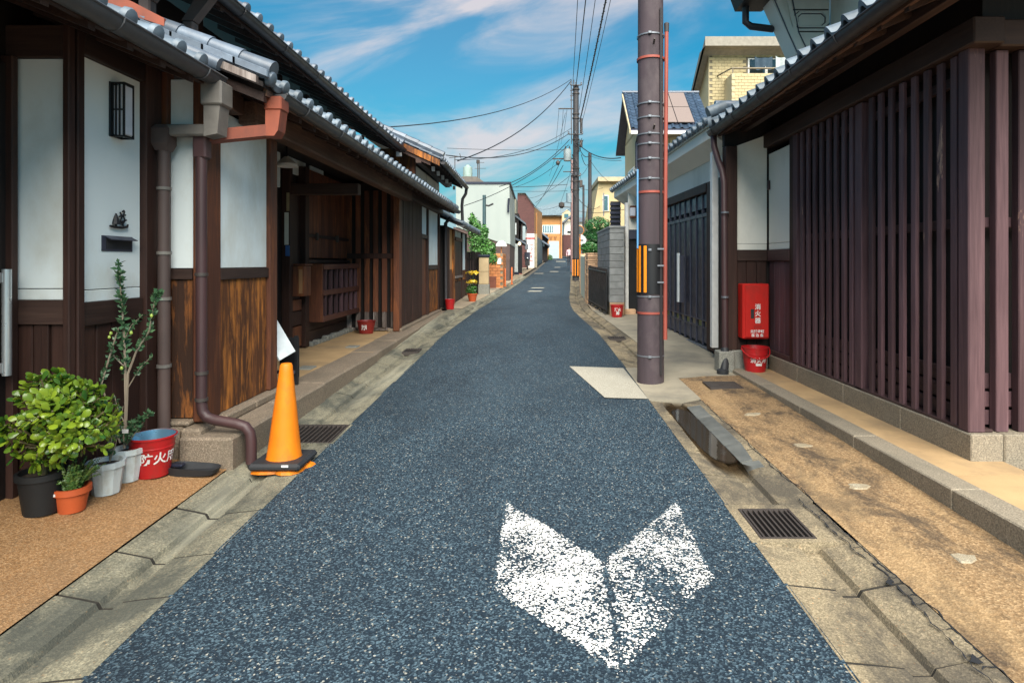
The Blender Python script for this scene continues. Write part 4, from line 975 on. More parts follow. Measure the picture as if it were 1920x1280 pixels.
for y in (8.45, 16.7):
    g = gx(y); vs += [(g - .30, y, 3.46), (g - .30, y, 3.30), (g - .03, y, 3.12), (g - .03, y, 3.46)]
b.add(vs, [(0, 1, 2, 3), (7, 6, 5, 4), (0, 4, 5, 1), (1, 5, 6, 2), (2, 6, 7, 3), (3, 7, 4, 0)]); obj('cornice', b, plaster_w, Gh)
skewbox('pier', Gh, -.03, .118, 8.36, 8.52, .22, 2.798, white_p); skewbox('pier_base', Gh, -.05, .118, 8.34, 8.66, .02, .215, granite_l)
skewbox('pier', Gh, -.04, .118, 8.53, 9.6, .2, 2.798, wz)
skewbox('lintel', Gh, -.05, .118, 9.605, 16.3, 2.66, 2.797, wz); skewbox('gate_track', Gh, -.03, .118, 9.605, 14.2, .13, .2, steel)
slot_a = plain('slot_green', (.34, .34, .12), .5); slot_b = plain('slot_sand', (.45, .36, .22), .5)
gb = skewbox('gate_backing', Gh, .06, .115, 9.605, 14.2, .205, 2.655, black_m)
ye = span(9.62, 13.7, 12)
for i, (a, c) in enumerate(zip(ye, ye[1:])):
    skewbox('gate_panel', gb, .02, .058, a + .02, c - .004, .62, 2.28, gate_m); skewbox('gate_panel', gb, .02, .058, a + .02, c - .004, 2.42, 2.64, gate_f); skewbox('gate_panel', gb, .02, .058, a + .02, c - .004, .26, .48, gate_f)
    skewbox('gate_stile', gb, .0, .056, a - .008, a + .018, .22, 2.65, gate_f)
    skewbox('gate_slot', gb, .045, .057, a + .03, c - .02, .50, .60, slot_a if i % 2 else slot_b)
for z0, z1 in ((2.285, 2.34), (.605, .625), (.485, .505)): skewbox('gate_rail', gb, .004, .044, 9.62, 13.7, z0, z1, gate_f)
hd = skewbox('gate_handle', gb, -.10, -.06, 11.05, 11.11, .84, 1.72, signw); skewbox('handle_mount', gb, -.06, .0, 11.05, 11.11, .9, .95, steel); skewbox('handle_mount', gb, -.06, .0, 11.05, 11.11, 1.6, 1.65, steel)
skewbox('gate_handle', gb, -.085, -.02, 10.93, 10.98, .84, 1.68, gate_f)
# far wing of the gatehouse: white pillar, lamp, dark doorway, louvre
B('wing_pillar', 2.17, 2.25, 14.9, 15.05, .42, 3.0, white_p, Gh); B('pillar_base', 2.15, 2.42, 14.85, 15.05, .05, .42, sto_or, Gh, .015)
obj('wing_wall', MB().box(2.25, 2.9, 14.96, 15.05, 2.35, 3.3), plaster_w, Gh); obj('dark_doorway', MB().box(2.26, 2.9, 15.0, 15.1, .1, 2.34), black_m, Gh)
B('door_lintel', 2.26, 2.6, 14.93, 14.99, 2.12, 2.34, gate_f, Gh)
for x, y, z in ((2.30, 14.8, 2.62), (2.63, 12.55, 2.98)):
    l_ = obj('gate_lamp', MB().box(x - .02, x + .12, y - .02, y + .12, z, z + .30, .01), wred, Gh); obj('lamp_shade', MB().box(x - .028, x + .10, y - .028, y + .10, z + .05, z + .25, .008), lens, l_)
lv = obj('louvre', MB().box(1.9, 2.15, 15.6, 15.66, 2.2, 3.1), black_m, Gh)
for i in range(8): obj('louvre_blade', MB().box(1.88, 2.15, 15.56, 15.6, 2.23 + .11 * i, 2.29 + .11 * i), gate_m, lv)
tiled_roof(Gh, 8.45, 16.9, 2.42, 3.53, .42, 5, 1, tile, 1.1, k=-.04, sheet=plaster_w)
b = MB()
for r_, z in ((.16, 3.93), (.13, 4.02), (.10, 4.10)): b.box(3.25 - r_, 3.25 + r_, 10.5, 16.8, z, z + .085, .015)
b.tube([(3.25, 10.45, 4.23), (3.1, 16.8, 4.23)], .08, 10); obj('ridge', b, tile_d, Gh)
b = MB().box(3.05, 3.45, 10.38, 10.5, 3.90, 4.16, .03); b.tube([(3.02, 10.36, 4.2), (3.48, 10.36, 4.2)], .08, 10); b.tube([(2.95, 10.34, 4.0), (3.02, 10.34, 4.1), (3.1, 10.34, 4.0)], .05, 8); obj('ridge_end_tile', b, tile_d, Gh, True)
b = MB().tube([(2.36, 8.42, 3.60), (2.6, 8.42, 3.70)], [.085, .075], 10); obj('verge_tile', b, tile, Gh, True)
B('pier', 2.54, 2.63, 8.84, 8.95, .32, 3.15, white_p, Gh)

# ------------------------------------------------------------------ right: wall, fence, pillar, garden
bw = thing('block_wall', 'grey concrete block wall end behind the red bucket, beside the gatehouse', 'wall', (1.9, 14.6, G(14.6)))
obj('wall_core', MB().box(1.77, 2.10, 14.63, 17.6, .1, 2.36), mortar, bw)
for i in range(11):
    z = .60 + .165 * i
    if z < 2.35: B('block', 1.76, 2.11, 14.61, 14.66, z, z + .158, block, bw, .006)
B('block', 1.76, 2.11, 14.605, 14.66, .25, .595, sto_or, bw, .01)
for j in range(7):
    for i in range(11): B('block', 1.752, 1.775, 14.67 + .4 * j, 15.062 + .4 * j, .60 + .165 * i, .758 + .165 * i, block, bw, .004)
B('coping', 1.74, 2.13, 14.59, 17.62, 2.365, 2.42, block, bw, .01)
fe = thing('metal_fence', 'black slatted folding gate beside the stacked stone pillar', 'gate', (1.62, 16.2, G(16)))
for i in range(17):
    y = 14.75 + .165 * i; x = 1.70 - .012 * i
    B('slat', x - .015, x + .015, y, y + .12, G(y) + .10, G(y) + 1.14, black_m, fe, .004)
for z in (.16, 1.05): obj('rail', MB().tube([(1.70, 14.75, G(14.75) + z), (1.50, 17.5, G(17.5) + z)], .022, 8), black_m, fe)
for y in (14.9, 15.5, 16.1, 16.7, 17.3): obj('caster', MB().lathe([(.05, -.015), (.05, .015)], 10, (1.68 - .07 * (y - 14.9), y, G(y) + .07)), rubber, fe)
sp = thing('stone_pillar', 'stacked orange-brown stone pillar in front of the clipped tree', 'pillar', (1.8, 18, G(18)))
obj('pillar_core', MB().box(1.52, 2.06, 17.8, 18.5, .1, 1.80), mortar, sp)
z = G(18) - .02; row = 0
while z < 1.78:
    hh = R.uniform(.05, .075); cut = 1.51 + .57 * R.uniform(.3, .7)
    for a, c in ((1.50, cut - .004), (cut + .004, 2.075)): B('stone', a, c, 17.76 + R.uniform(-.015, .01), 17.9, z, z + hh - .008, sto_or, sp, .008)
    B('stone', 1.49 + R.uniform(-.01, .01), 1.52, 17.91, 18.5, z, z + hh - .008, sto_or, sp, .008); z += hh
gw_ = thing('garden_wall', 'pale low garden wall running along the pavement beyond the stone pillar', 'wall', (1.75, 24, G(22)))
b = MB(); vs = []
for d, x in ((18.6, 1.52), (22, 1.6), (27, 2.15), (30, 2.55)): vs.append([(x, d, G(d)), (x, d, G(d) + 1.35), (x + .18, d, G(d) + 1.35), (x + .18, d, G(d))])
b.grid(vs); b.add(vs[0], [(0, 1, 2, 3)]); obj('wall_body', b, M('pale_green_wall', (.50, .55, .46), (.40, .45, .38), .85, 2), gw_)
for d, x in ((18.7, 1.5), (22, 1.585), (26, 2.03)): B('wall_pier', x, x + .22, d, d + .22, G(d), G(d) + 1.42, sto_or, gw_, .01)

def leaf_cloud(b, n, cen, rad, size, rng, shell=.55, up=.3, asp=.5):
    for _ in range(n):
        while True:
            p = Vector((rng.gauss(0, 1), rng.gauss(0, 1), rng.gauss(0, 1)))
            if p.length > .05: break
        p.normalize(); r = shell + (1 - shell) * rng.random() ** .6
        r *= 1 + .10 * math.sin(5.1 * p.x + 2 * p.z) + .08 * math.sin(7 * p.y + 4 * p.x)
        q = Vector((cen[0] + p.x * rad[0] * r, cen[1] + p.y * rad[1] * r, cen[2] + p.z * rad[2] * r))
        nn = (p + Vector((rng.uniform(-.8, .8), rng.uniform(-.8, .8), up + rng.uniform(-.6, .8)))).normalized()
        a = nn.cross(Vector((rng.random() - .5, rng.random() - .5, rng.random() - .5))).normalized(); c = nn.cross(a); s = size * rng.uniform(.6, 1.3)
        b.add([q - a * s, q + c * s * asp, q + a * s, q - c * s * asp], [(0, 1, 2, 3)])
rg = random.Random(3)
tp = thing('topiary_tree', 'cloud-pruned dark green tree rising behind the stone pillar', 'tree', (1.95, 19.4, G(19.4)))
obj('trunk', MB().tube([(1.95, 19.4, .3), (2.0, 19.4, 1.2), (1.9, 19.4, 2.0), (1.98, 19.4, 2.9)], [.09, .08, .06, .03], 8), bark, tp, True)
for x, y, z, r_, h_ in ((1.98, 19.4, 2.75, .42, .24), (2.03, 19.3, 2.33, .36, .17), (1.72, 19.3, 2.02, .30, .20), (2.12, 19.2, 1.98, .34, .22), (1.88, 19.5, 2.45, .34, .18)):
    b = MB(); leaf_cloud(b, 1500, (x, y, z), (r_, r_, h_), .035, rg, .6, .5); obj('crown_pad', b, pine_m, tp)
    b = MB(); b.tube([(1.95, 19.4, z - .25), ((x + 1.95) / 2, (y + 19.4) / 2, z - .12), (x, y, z)], [.035, .03, .015], 6); obj('limb', b, bark, tp, True)
b = MB(); leaf_cloud(b, 500, (2.25, 18.9, 1.35), (.2, .3, .4), .05, rg, .3); o = obj('shrub', b, leafm('shrub_leaf', (.10, .22, .03), (.22, .38, .06)), None); tag(o, 'bright green shrub between the stone pillar and the block wall', 'shrub')

# ------------------------------------------------------------------ right: houses rising behind the gatehouse
Jh = thing('house', 'yellow two-storey house with blue tiled roof and solar panels, behind the near utility pole', 'house', (5, 25.5, .5))
obj('wall', MB().box(3.95, 6.4, 23.9, 27.2, .4, 6.75), yel_wall, Jh)
b = MB(); b.prism([(23.9, 6.7), (27.2, 6.7), (25.5, 8.3)], 3.95, 6.4, 'x'); obj('gable_wall', b, yel_wall, Jh)
th = math.atan2(8.55 - 6.62, 25.45 - 23.35)
b = MB(); b.prism([(23.35, 6.62), (25.45, 8.55), (27.7, 6.45), (27.7, 6.35), (25.45, 8.42), (23.35, 6.50)], 3.6, 6.75, 'x'); jr = obj('roof', b, gate_f, Jh)
B('verge_trim', 3.585, 3.6, 23.35, 23.5, 6.5, 6.6, yel_wall, Jh)
b = MB(); b.prism([(23.35, 6.62), (25.45, 8.55), (25.45, 8.38), (23.35, 6.45)], 3.56, 3.60, 'x'); obj('barge_board', b, yel_wall, jr)
B('eave_gutter', 3.6, 6.75, 23.25, 23.35, 6.42, 6.54, white_p, Jh)
solar_m = M('solar_cells', (.26, .20, .17), (.20, .16, .15), .25, 20, (8, 1, 1))
cs, sn = math.cos(th), math.sin(th); jm = get_tile(.30, False, tile_b)
for r_ in range(12):
    for i in range(10):
        xx = 3.62 + .31 * i
        if 4.75 < xx + .15 < 6.1 and 1 <= r_ <= 10: continue
        s = .235 * r_; link('roof_tile', jm, jr, (xx + .31, 23.33 + s * cs, 6.66 + s * sn), (0, -(th - .06), math.pi / 2))
for i in range(2):
    for k in range(2):
        s0, s1 = .27 + 1.2 * k, .27 + 1.2 * k + 1.16; x0 = 4.78 + .66 * i; b = MB()
        vs = [(x, 23.33 + s * cs - q * sn, 6.70 + s * sn + q * cs) for q in (.03, .06) for s in (s0, s1) for x in (x0, x0 + .63)]
        b.add(vs, [(0, 1, 3, 2), (4, 6, 7, 5), (0, 4, 5, 1), (2, 3, 7, 6), (0, 2, 6, 4), (1, 5, 7, 3)]); obj('solar_panel', b, solar_m, jr)
b = MB().tube([(3.58, 25.45, 8.58), (6.75, 25.45, 8.58)], .09, 8); obj('ridge_tile', b, tile_b, jr, True)
for z0, z1 in ((4.0, 5.4),):
    w_ = B('window', 3.92, 3.96, 24.6, 26.2, z0, z1, white_p, Jh); B('pane', 3.905, 3.92, 24.7, 26.1, z0 + .08, z1 - .08, glz_b, w_, .002)
w_ = B('window', 4.5, 5.6, 23.86, 23.91, 4.4, 5.6, white_p, Jh); B('pane', 4.58, 5.52, 23.845, 23.86, 4.48, 5.52, glz_b, w_, .002)
for i in range(4): B('siding_board', 4.0 + .6 * i, 4.58 + .6 * i, 23.86, 23.9, 5.75, 6.42, brick_y, Jh)
pipe(Jh, [(3.9, 23.4, 6.4), (3.9, 23.8, 6.2), (3.9, 23.84, .6)], .05, gate_m)

Kh = thing('house', 'tall yellow brick house with a balcony and laundry, above the gatehouse roof', 'house', (11, 32, .7))
def KX(x, y, d=30): q = at(x, y, d); return q[0], q[2]
x0, _ = KX(1330, 0); x1 = 14.5; zt = KX(0, 96)[1]
obj('wall', MB().prism([(30.03, .6), (30.03, zt - .03), (35.9, zt - 5.4), (35.9, .6)], x0, x1, 'x'), mortar, Kh); obj('side_wall', MB().prism([(30.0, .6), (30.0, zt - .06), (35.9, zt - 5.45), (35.9, .6)], x0 - .03, x0 - .002, 'x'), yel_wall, Kh)
zr = KX(0, 200)[1]; bk = MB(); z = KX(0, 215)[1]; 
rowh = .148; rows_ = int((zt - z) / rowh); cnt = 0
me_b = MB().box(-.145, .145, -.012, .012, -.066, .066, .004).mesh('brick'); me_b.materials.append(brick_y)
blist = []
for r_ in range(rows_):
    x = x0 + .15 + (.15 if r_ % 2 else 0)
    while x < 12.3: blist.append((x, z + r_ * rowh + .07)); x += .30
for x, zz_ in blist:
    if 10.25 < x < 12.4 and KX(0, 150)[1] < zz_ < KX(0, 106)[1]: continue
    if cnt < 300: link('brick', me_b, Kh, (x, 30.02, zz_)); cnt += 1
    else: bk.box(x - .145, x + .145, 30.008, 30.032, zz_ - .066, zz_ + .066)
if bk.v: o = obj('brick_field', bk, brick_y, Kh); o['kind'] = 'stuff'
b = MB(); b.prism([(29.2, zt + .42), (29.2, zt - .02), (30.2, zt - .02), (36, zt - 5.3), (36, zt - 4.9)], x0 - .42, x1, 'x'); obj('roof', b, M('taupe_fascia', (.30, .27, .22), None, .7), Kh)

bx, bz = KX(1372, 138, 28.9); bl = obj('balcony', MB().box(bx, x1, 28.9, 30.0, KX(0, 196, 28.9)[1], bz), yel_wall, Kh)
mb_ = MB()
for r_ in range(10):
    x = bx + .15 + (.15 if r_ % 2 else 0)
    while x < 12.2: mb_.box(x - .14, x + .14, 28.875, 28.9, bz - 1.45 + .145 * r_, bz - 1.45 + .145 * r_ + .13); x += .3
o = obj('balcony_bricks', mb_, brick_y, bl); o['kind'] = 'stuff'
obj('balcony_rail', MB().tube([(bx - .35, 30.0, bz + .22), (bx, 28.92, bz + .25), (x1, 28.92, bz + .25)], .04, 6).tube([(bx + .05, 28.92, bz), (bx + .05, 28.92, bz + .25)], .03, 6), M('rail_bronze', (.22, .18, .12), None, .5), bl)
wx0, wz1 = KX(1402, 110); wx1, wz0 = KX(1470, 140)
wdw = obj('window', MB().box(wx0, wx1, 29.97, 30.02, wz0, wz1), white_p, Kh)
for k in range(2): xa = wx0 + .08 + k * (wx1 - wx0) / 2; obj('pane', MB().box(xa, xa + (wx1 - wx0) / 2 - .14, 29.95, 29.969, wz0 + .06, wz1 - .06), glz, wdw)
def cloth(x0_, x1_, zt_, h_, mat, lab):
    rows = []
    for i in range(13):
        s = i / 12; rows.append([(x0_ + (x1_ - x0_) * s, 29.3 + .08 * math.sin(9 * s), zt_ - .1 * math.sin(math.pi * s) - h_ * (t_ / 5) * (.65 + .35 * abs(math.sin(4 * s + 1)))) for t_ in range(6)])
    b = MB().grid(rows); rows2 = [[(x, y + .01, z) for x, y, z in r] for r in rows]; b.grid(rows2)
    o = obj('laundry', b, mat, None, True); tag(o, lab, 'laundry', 'laundry on the balcony')
cloth(wx0 + .1, wx0 + .95, wz1 - .12, .6, plain('navy_cloth', (.03, .06, .09), .8), 'navy cloth hung across the balcony window of the tall yellow brick house')
cloth(wx0 + 1.1, wx0 + 1.9, wz1 - .1, .65, plain('grey_cloth', (.45, .5, .5), .8), 'pale grey cloth hung beside the navy one on the brick balcony')

Lh = thing('house', 'cream sloping-sided house beyond the cloud-pruned tree', 'house', (5, 42, 1))
b = MB(); b.prism([KX(1110, 415, 40), KX(1123, 340, 40), KX(1185, 340, 40), KX(1185, 500, 40), KX(1108, 500, 40)], 40, 47, 'y'); obj('wall', b, cream, Lh)
b = MB(); q0, q1 = KX(1121, 340, 39.7), KX(1190, 332, 39.7); b.box(q0[0], q1[0], 39.6, 47.2, q0[1], q1[1]); obj('roof', b, M('roof_edge_tan', (.50, .42, .27), None, .7), Lh)
q0, q1 = KX(1130, 396, 40), KX(1141, 366, 40); w_ = obj('window', MB().box(q0[0], q1[0], 39.95, 40.0, q0[1], q1[1]), white_p, Lh); obj('pane', MB().box(q0[0] + .05, q1[0] - .05, 39.93, 39.949, q0[1] + .05, q1[1] - .05), glz_b, w_)
b = MB().tube([at(1132, 362, 39), at(1132, 405, 39)], .035, 6).tube([at(1128, 375, 39), at(1136, 375, 39)], .02, 5); obj('vent_pipe', b, steel, Lh)

# ------------------------------------------------------------------ left: fence, gate post, brick wall, tree, white building
def AT(x, y, d): q = at(x, y, d); return q[0], q[2]
fe = thing('board_fence', 'dark board fence between the low tiled house and the stone gate post', 'fence', (-2.1, 21.7, G(21.7)))
for i in range(6): x = -2.50 + .09 * i; B('board', x, x + .084, 21.75, 21.78, G(21.7), G(21.7) + 1.5 + R.uniform(-.01, .01), wblack, fe, .004)
B('rail', -2.52, -1.95, 21.79, 21.83, G(21.7) + 1.2, G(21.7) + 1.27, wx, fe)
gp = thing('gate_post', 'beige stone gate post with dark cap, before the orange brick wall', 'post', (-1.83, 21.6, G(21.6)))
g0 = G(21.6); B('post_base', -2.02, -1.64, 21.42, 21.80, g0 - .02, g0 + .36, granite_g, gp, .015)
st_m = M('beige_stone', (.50, .38, .22), (.40, .30, .17), .85, 4, (1, 1, 1), .3, 70)
B('post_block', -2.0, -1.66, 21.44, 21.78, g0 + .365, g0 + .80, st_m, gp, .012); B('post_block', -2.0, -1.66, 21.44, 21.78, g0 + .81, g0 + 1.30, st_m, gp, .012)
B('post_cap', -2.04, -1.62, 21.40, 21.82, g0 + 1.305, g0 + 1.40, gate_m, gp, .03)
bwl = thing('brick_wall', 'orange brick wall with a white notice plate, beyond the stone gate post', 'wall', (-1.6, 25, G(25)))
g0 = G(25); obj('wall_core', MB().box(-1.95, -1.36, 25.03, 27.5, g0 - .05, g0 + 1.42), mortar, bwl)
for r_ in range(12):
    for i in range(3):
        x = -1.95 + .2 * i - (.1 if r_ % 2 else 0); a, c = max(x, -1.95), min(x + .192, -1.355)
        if c - a > .03: B('brick', a, c, 25.0, 25.05, g0 + .118 * r_, g0 + .118 * r_ + .108, ora_tile, bwl, .006)
    B('brick', -1.365, -1.345, 25.055, 27.5, g0 + .118 * r_, g0 + .118 * r_ + .108, ora_tile, bwl, .006)
B('notice_plate', -1.58, -1.42, 24.975, 24.995, g0 + .98, g0 + 1.22, signw, bwl, .003); B('planter_box', -1.95, -1.62, 24.7, 24.99, g0, g0 + .48, M('brick_red_box', (.22, .075, .045), None, .8), bwl, .01)
rg = random.Random(5)
tr = thing('broadleaf_tree', 'dense green tree behind the stone gate post, against the white building', 'tree', (-2.3, 23.5, G(23.5)))
obj('trunk', MB().tube([(-2.3, 23.5, .4), (-2.25, 23.5, 1.4), (-2.3, 23.5, 2.4), (-2.2, 23.5, 3.0)], [.08, .07, .05, .02], 7), bark, tr, True)
for i in range(5): b = MB(); a = i * 1.3; b.tube([(-2.27, 23.5, 1.5 + .25 * i), (-2.27 + .25 * math.cos(a), 23.5 + .25 * math.sin(a), 1.75 + .25 * i), (-2.27 + .42 * math.cos(a), 23.5 + .42 * math.sin(a), 1.85 + .25 * i)], [.03, .02, .01], 5); obj('limb', b, bark, tr, True)
b = MB()
for cx_, cz_, rx_, rz_, n_ in ((-2.05, 1.95, .5, .42, 1100), (-1.85, 1.72, .45, .28, 700), (-2.2, 2.45, .42, .45, 1000), (-2.35, 2.9, .3, .4, 600), (-1.75, 2.1, .25, .3, 350), (-2.45, 3.25, .12, .25, 120), (-2.0, 2.75, .22, .25, 250)):
    leaf_cloud(b, n_, (cx_, 23.5, cz_), (rx_, .5, rz_), .06, rg, .35)
obj('crown', b, tree_m, tr)
for x, d, lab in ((-1.30, 25.9, 'thin orange bollard nearest the orange brick wall'), (-1.08, 27.4, 'thin orange bollard farther from the orange brick wall')):
    o = obj('bollard', MB().lathe([(.035, 0), (.035, .74), (.02, .78)], 10, (x, d, G(d))).lathe([(.07, 0), (.07, .02)], 10, (x, d, G(d) + .012)), M('bollard_orange', (.60, .15, .04), None, .5), None, True); tag(o, lab, 'bollard', 'orange bollards')
dm = thing('domed_lamp', 'white domed lamp on a post above the orange brick wall', 'lamp', (-1.75, 27.8, G(27.8)))
q = at(940, 462, 27.8); obj('lamp_post', MB().tube([(q[0], 27.8, G(27.8)), (q[0], 27.8, q[2])], .03, 8), ora_tile, dm); obj('dome', MB().lathe([(.26, 0), (.25, .08), (.19, .18), (.08, .25), (.01, .27)], 14, (q[0], 27.8, q[2])), white_p, dm, True)

Wb = thing('building', 'tall white stained building with brown base and rooftop tank, left of the road', 'building', (-3, 33, G(31)))
x1, zt = AT(956, 343, 30); zb = AT(0, 458, 30)[1]; zm = AT(0, 430, 30)[1]
b = MB(); b.prism([AT(855, 345, 30), AT(955, 343, 30), AT(957, 458, 30), AT(930, 452, 30), AT(855, 425, 30)], 30, 37.2, 'y'); obj('upper_wall', b, stained_w, Wb)
b = MB(); b.prism([AT(850, 425, 30), AT(929, 451, 30), AT(956, 457, 30), AT(955, 530, 30), AT(850, 530, 30)], 30.04, 37.2, 'y'); obj('lower_wall', b, brown_st, Wb)
obj('parapet', MB().box(AT(855, 0, 30)[0], x1 + .05, 29.96, 37.25, zt - .06, zt + .05), gate_m, Wb)
q0, q1 = AT(860, 343, 31), AT(905, 333, 31); rfh = MB().prism([(q0[0], q0[1] - .05), (q1[0] + .2, q0[1] - .05), (q1[0] - .3, q1[1] + .05), (q0[0], q1[1] + .05)], 31, 34, 'y'); obj('roof_hut', rfh, M('rust_felt', (.16, .14, .12), None, .85), Wb)
q0 = AT(877, 332, 32); obj('water_tank', MB().lathe([(.24, 0), (.25, .15), (.23, .5), (.12, .56), (.11, .62), (.03, .64)], 14, (q0[0] + .0, 32, q0[1])), M('tank_green', (.32, .42, .38), None, .6), Wb, True)
an = MB(); p0, p1 = at(896, 340, 32), at(896, 303, 32); an.tube([p0, p1], .03, 6); an.lathe([(.08, 0), (.08, .18)], 8, (p1[0], 32, p1[2] - .1))
p0, p1 = at(899, 340, 32), at(899, 300, 32); an.tube([p0, p1], .02, 5); an.tube([at(890, 316, 32), at(911, 316, 32)], .012, 5); an.tube([at(893, 305, 32), at(908, 305, 32)], .012, 5)
obj('antenna', an, steel_d, Wb)
o = pipe(Wb, [at(954, 372, 29.9), at(953, 388, 29.9), at(953, 398, 29.9)], .05, gate_m, name='wall_fitting')
pp = thing('utility_pole', 'dark green pole with a bracket in front of the white building', 'utility pole', at(908, 460, 27), 'utility poles')
p0, p1 = at(908, 450, 27), at(908, 366, 27); obj('shaft', MB().tube([(p0[0], 27, .5), p1], [.09, .075], 10), M('pole_teal', (.045, .09, .10), None, .5), pp, True)
obj('bracket_arm', MB().tube([at(908, 384, 27), at(916, 386, 27), at(925, 382, 27)], .045, 6), wire_m, pp)

# small dark house, brick block, little houses and the end of the street
Eh = thing('townhouse', 'small dark two-storey house with a glowing lantern, beyond the white building', 'house', (-1.5, 42, G(42)))
x1 = AT(981, 0, 40)[0]
obj('wall', MB().box(-5, x1 - .25, 38.5, 46, .6, AT(0, 372, 40)[1] - 1.1), wblack, Eh); obj('stair_tower', MB().box(-3, AT(969, 0, 40)[0], 39, 42, 2, AT(0, 374, 40)[1]), M('olive_clad', (.20, .20, .15), None, .8), Eh)
def slab_roof(name, par, xa, za, xb, zb_, y0, y1, m_, t=.12): obj(name, MB().prism([(xa, za), (xb, zb_), (xb, zb_ - t), (xa, za - t)], y0, y1, 'y'), m_, par)
xa, za = AT(958, 397, 39); xb, zb_ = AT(986, 419, 39); slab_roof('upper_roof', Eh, xa, za, xb, zb_, 38.4, 45, tile)
xa, za = AT(958, 442, 38.5); xb, zb_ = AT(986, 455, 38.5); slab_roof('lower_roof', Eh, xa, za, xb, zb_, 38.0, 45.5, tile_d)
q0, q1 = AT(961, 440, 38.4), AT(968, 418, 38.4); obj('plaster_panel', MB().box(q0[0], q1[0], 38.4, 38.5, q0[1], q1[1]), plaster, Eh)
q0, q1 = AT(980, 450, 38.6), AT(985, 424, 38.6); w_ = obj('window', MB().box(q0[0], q1[0], 38.45, 44, q0[1], q1[1]), shut, Eh); obj('pane', MB().box(q0[0] + .03, q1[0] + .01, 38.6, 43.8, q0[1] + .1, q1[1] - .1), glz_b, w_)
q0, q1 = AT(964, 523, 37), AT(971, 457, 37); obj('pillar', MB().box(q0[0], q1[0], 37.0, 37.25, G(37), q1[1]), M('pillar_grey', (.50, .55, .54), None, .8), Eh); obj('pillar_foot', MB().box(q0[0] - .03, q1[0] + .06, 36.9, 37.3, G(37), G(37) + .18), gate_m, Eh)
q0 = at(974, 457, 37.6); obj('lantern', MB().lathe([(.03, -.10), (.08, -.06), (.095, 0), (.08, .06), (.03, .10)], 12, q0), warm, Eh, True)
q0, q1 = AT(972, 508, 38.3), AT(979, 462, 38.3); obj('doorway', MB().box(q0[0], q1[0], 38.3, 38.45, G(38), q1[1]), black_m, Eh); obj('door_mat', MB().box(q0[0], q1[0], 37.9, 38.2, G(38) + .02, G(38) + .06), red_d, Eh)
q0, q1 = AT(957, 490, 37.6), AT(961, 458, 37.6); obj('side_panel', MB().box(q0[0], q1[0], 37.6, 37.8, G(37.5), q1[1]), plaster, Eh)

Fh = thing('building', 'dark brown brick building with ochre front and a white shop board, left side', 'building', (0, 55, G(55)))
b = MB()
poly = [AT(970, 365, 50), AT(985, 365, 50), AT(1002, 388, 50), AT(1002, 505, 50), AT(970, 505, 50)]
xb, zb_ = AT(1016.5, 399, 68); n = len(poly)
b.add([(p[0], 50, p[1]) for p in poly], [tuple(range(n))]); obj('brick_wall', MB().prism(poly, 50, 50.3, 'y'), brown_br, Fh)
f0 = poly[2]; zf = AT(0, 439, 50)[1]; zf2 = AT(0, 451, 68)[1]
b = MB().add([(f0[0], 50.0, f0[1]), (xb, 68, zb_), (xb, 68, zf2), (f0[0], 50.0, zf), (f0[0] - .3, 50.31, f0[1]), (xb - 2, 68, zb_), (xb - 2, 68, zf2), (f0[0] - .3, 50.31, zf)], [(0, 1, 2, 3), (7, 6, 5, 4), (0, 4, 5, 1), (1, 5, 6, 2), (2, 6, 7, 3), (3, 7, 4, 0)]); obj('ochre_front', b, ochre, Fh)
b = MB().add([(f0[0] + .05, 49.8, f0[1] + .05), (xb + .05, 68.2, zb_ + .05), (xb - 2, 68.2, zb_ + 1.6), (poly[1][0], 49.8, poly[1][1] + .12), (poly[0][0], 49.8, poly[0][1] + .12), (poly[0][0], 68, poly[0][1] + .12)], [(0, 1, 2, 3), (3, 2, 5, 4)]); obj('roof', b, metal_roof, Fh)
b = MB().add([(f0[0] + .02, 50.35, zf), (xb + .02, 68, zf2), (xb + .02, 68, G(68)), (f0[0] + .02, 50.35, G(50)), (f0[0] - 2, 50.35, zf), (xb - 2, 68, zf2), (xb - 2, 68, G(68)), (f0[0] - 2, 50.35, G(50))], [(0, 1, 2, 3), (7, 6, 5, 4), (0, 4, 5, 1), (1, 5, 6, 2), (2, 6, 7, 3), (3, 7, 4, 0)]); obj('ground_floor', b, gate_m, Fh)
q0, q1 = AT(1002, 497, 51), AT(1007, 439, 51); obj('pillar', MB().box(q0[0] - .02, q1[0], 50.4, 51.2, G(51), q1[1]), M('pillar_beige', (.46, .40, .28), None, .85), Fh)
q0, q1 = AT(988, 499, 49.8), AT(1002, 438, 49.8)
sb = obj('shop_board', MB().box(q0[0], q1[0], 49.8, 49.97, G(49.8), q1[1]), plain('board_white', (.78, .76, .74), .5), Fh)
xm = (q0[0] + q1[0]) / 2
b = MB().box(q0[0], q1[0], 49.77, 49.799, AT(0, 448, 49.8)[1], AT(0, 445.5, 49.8)[1]); obj('red_band', b, red_p, sb)
for k in range(5):
    zc = AT(0, 461 + 7 * k, 49.8)[1]; b = MB()
    for j in range(4): xx, z_ = xm + R.uniform(-.14, .10), zc + R.uniform(-.11, .11); b.box(xx, xx + R.uniform(.05, .16), 49.785, 49.799, z_, z_ + R.uniform(.03, .07))
    obj('faded_mark', b, M('faded_red', (.62, .22, .22), None, .7), sb)
q0, q1 = AT(1005, 470, 52), AT(1007, 400, 52); obj('ochre_edge', MB().box(q0[0], q1[0], 51.3, 51.5, q1[1] - 2, q1[1]), ochre, Fh)

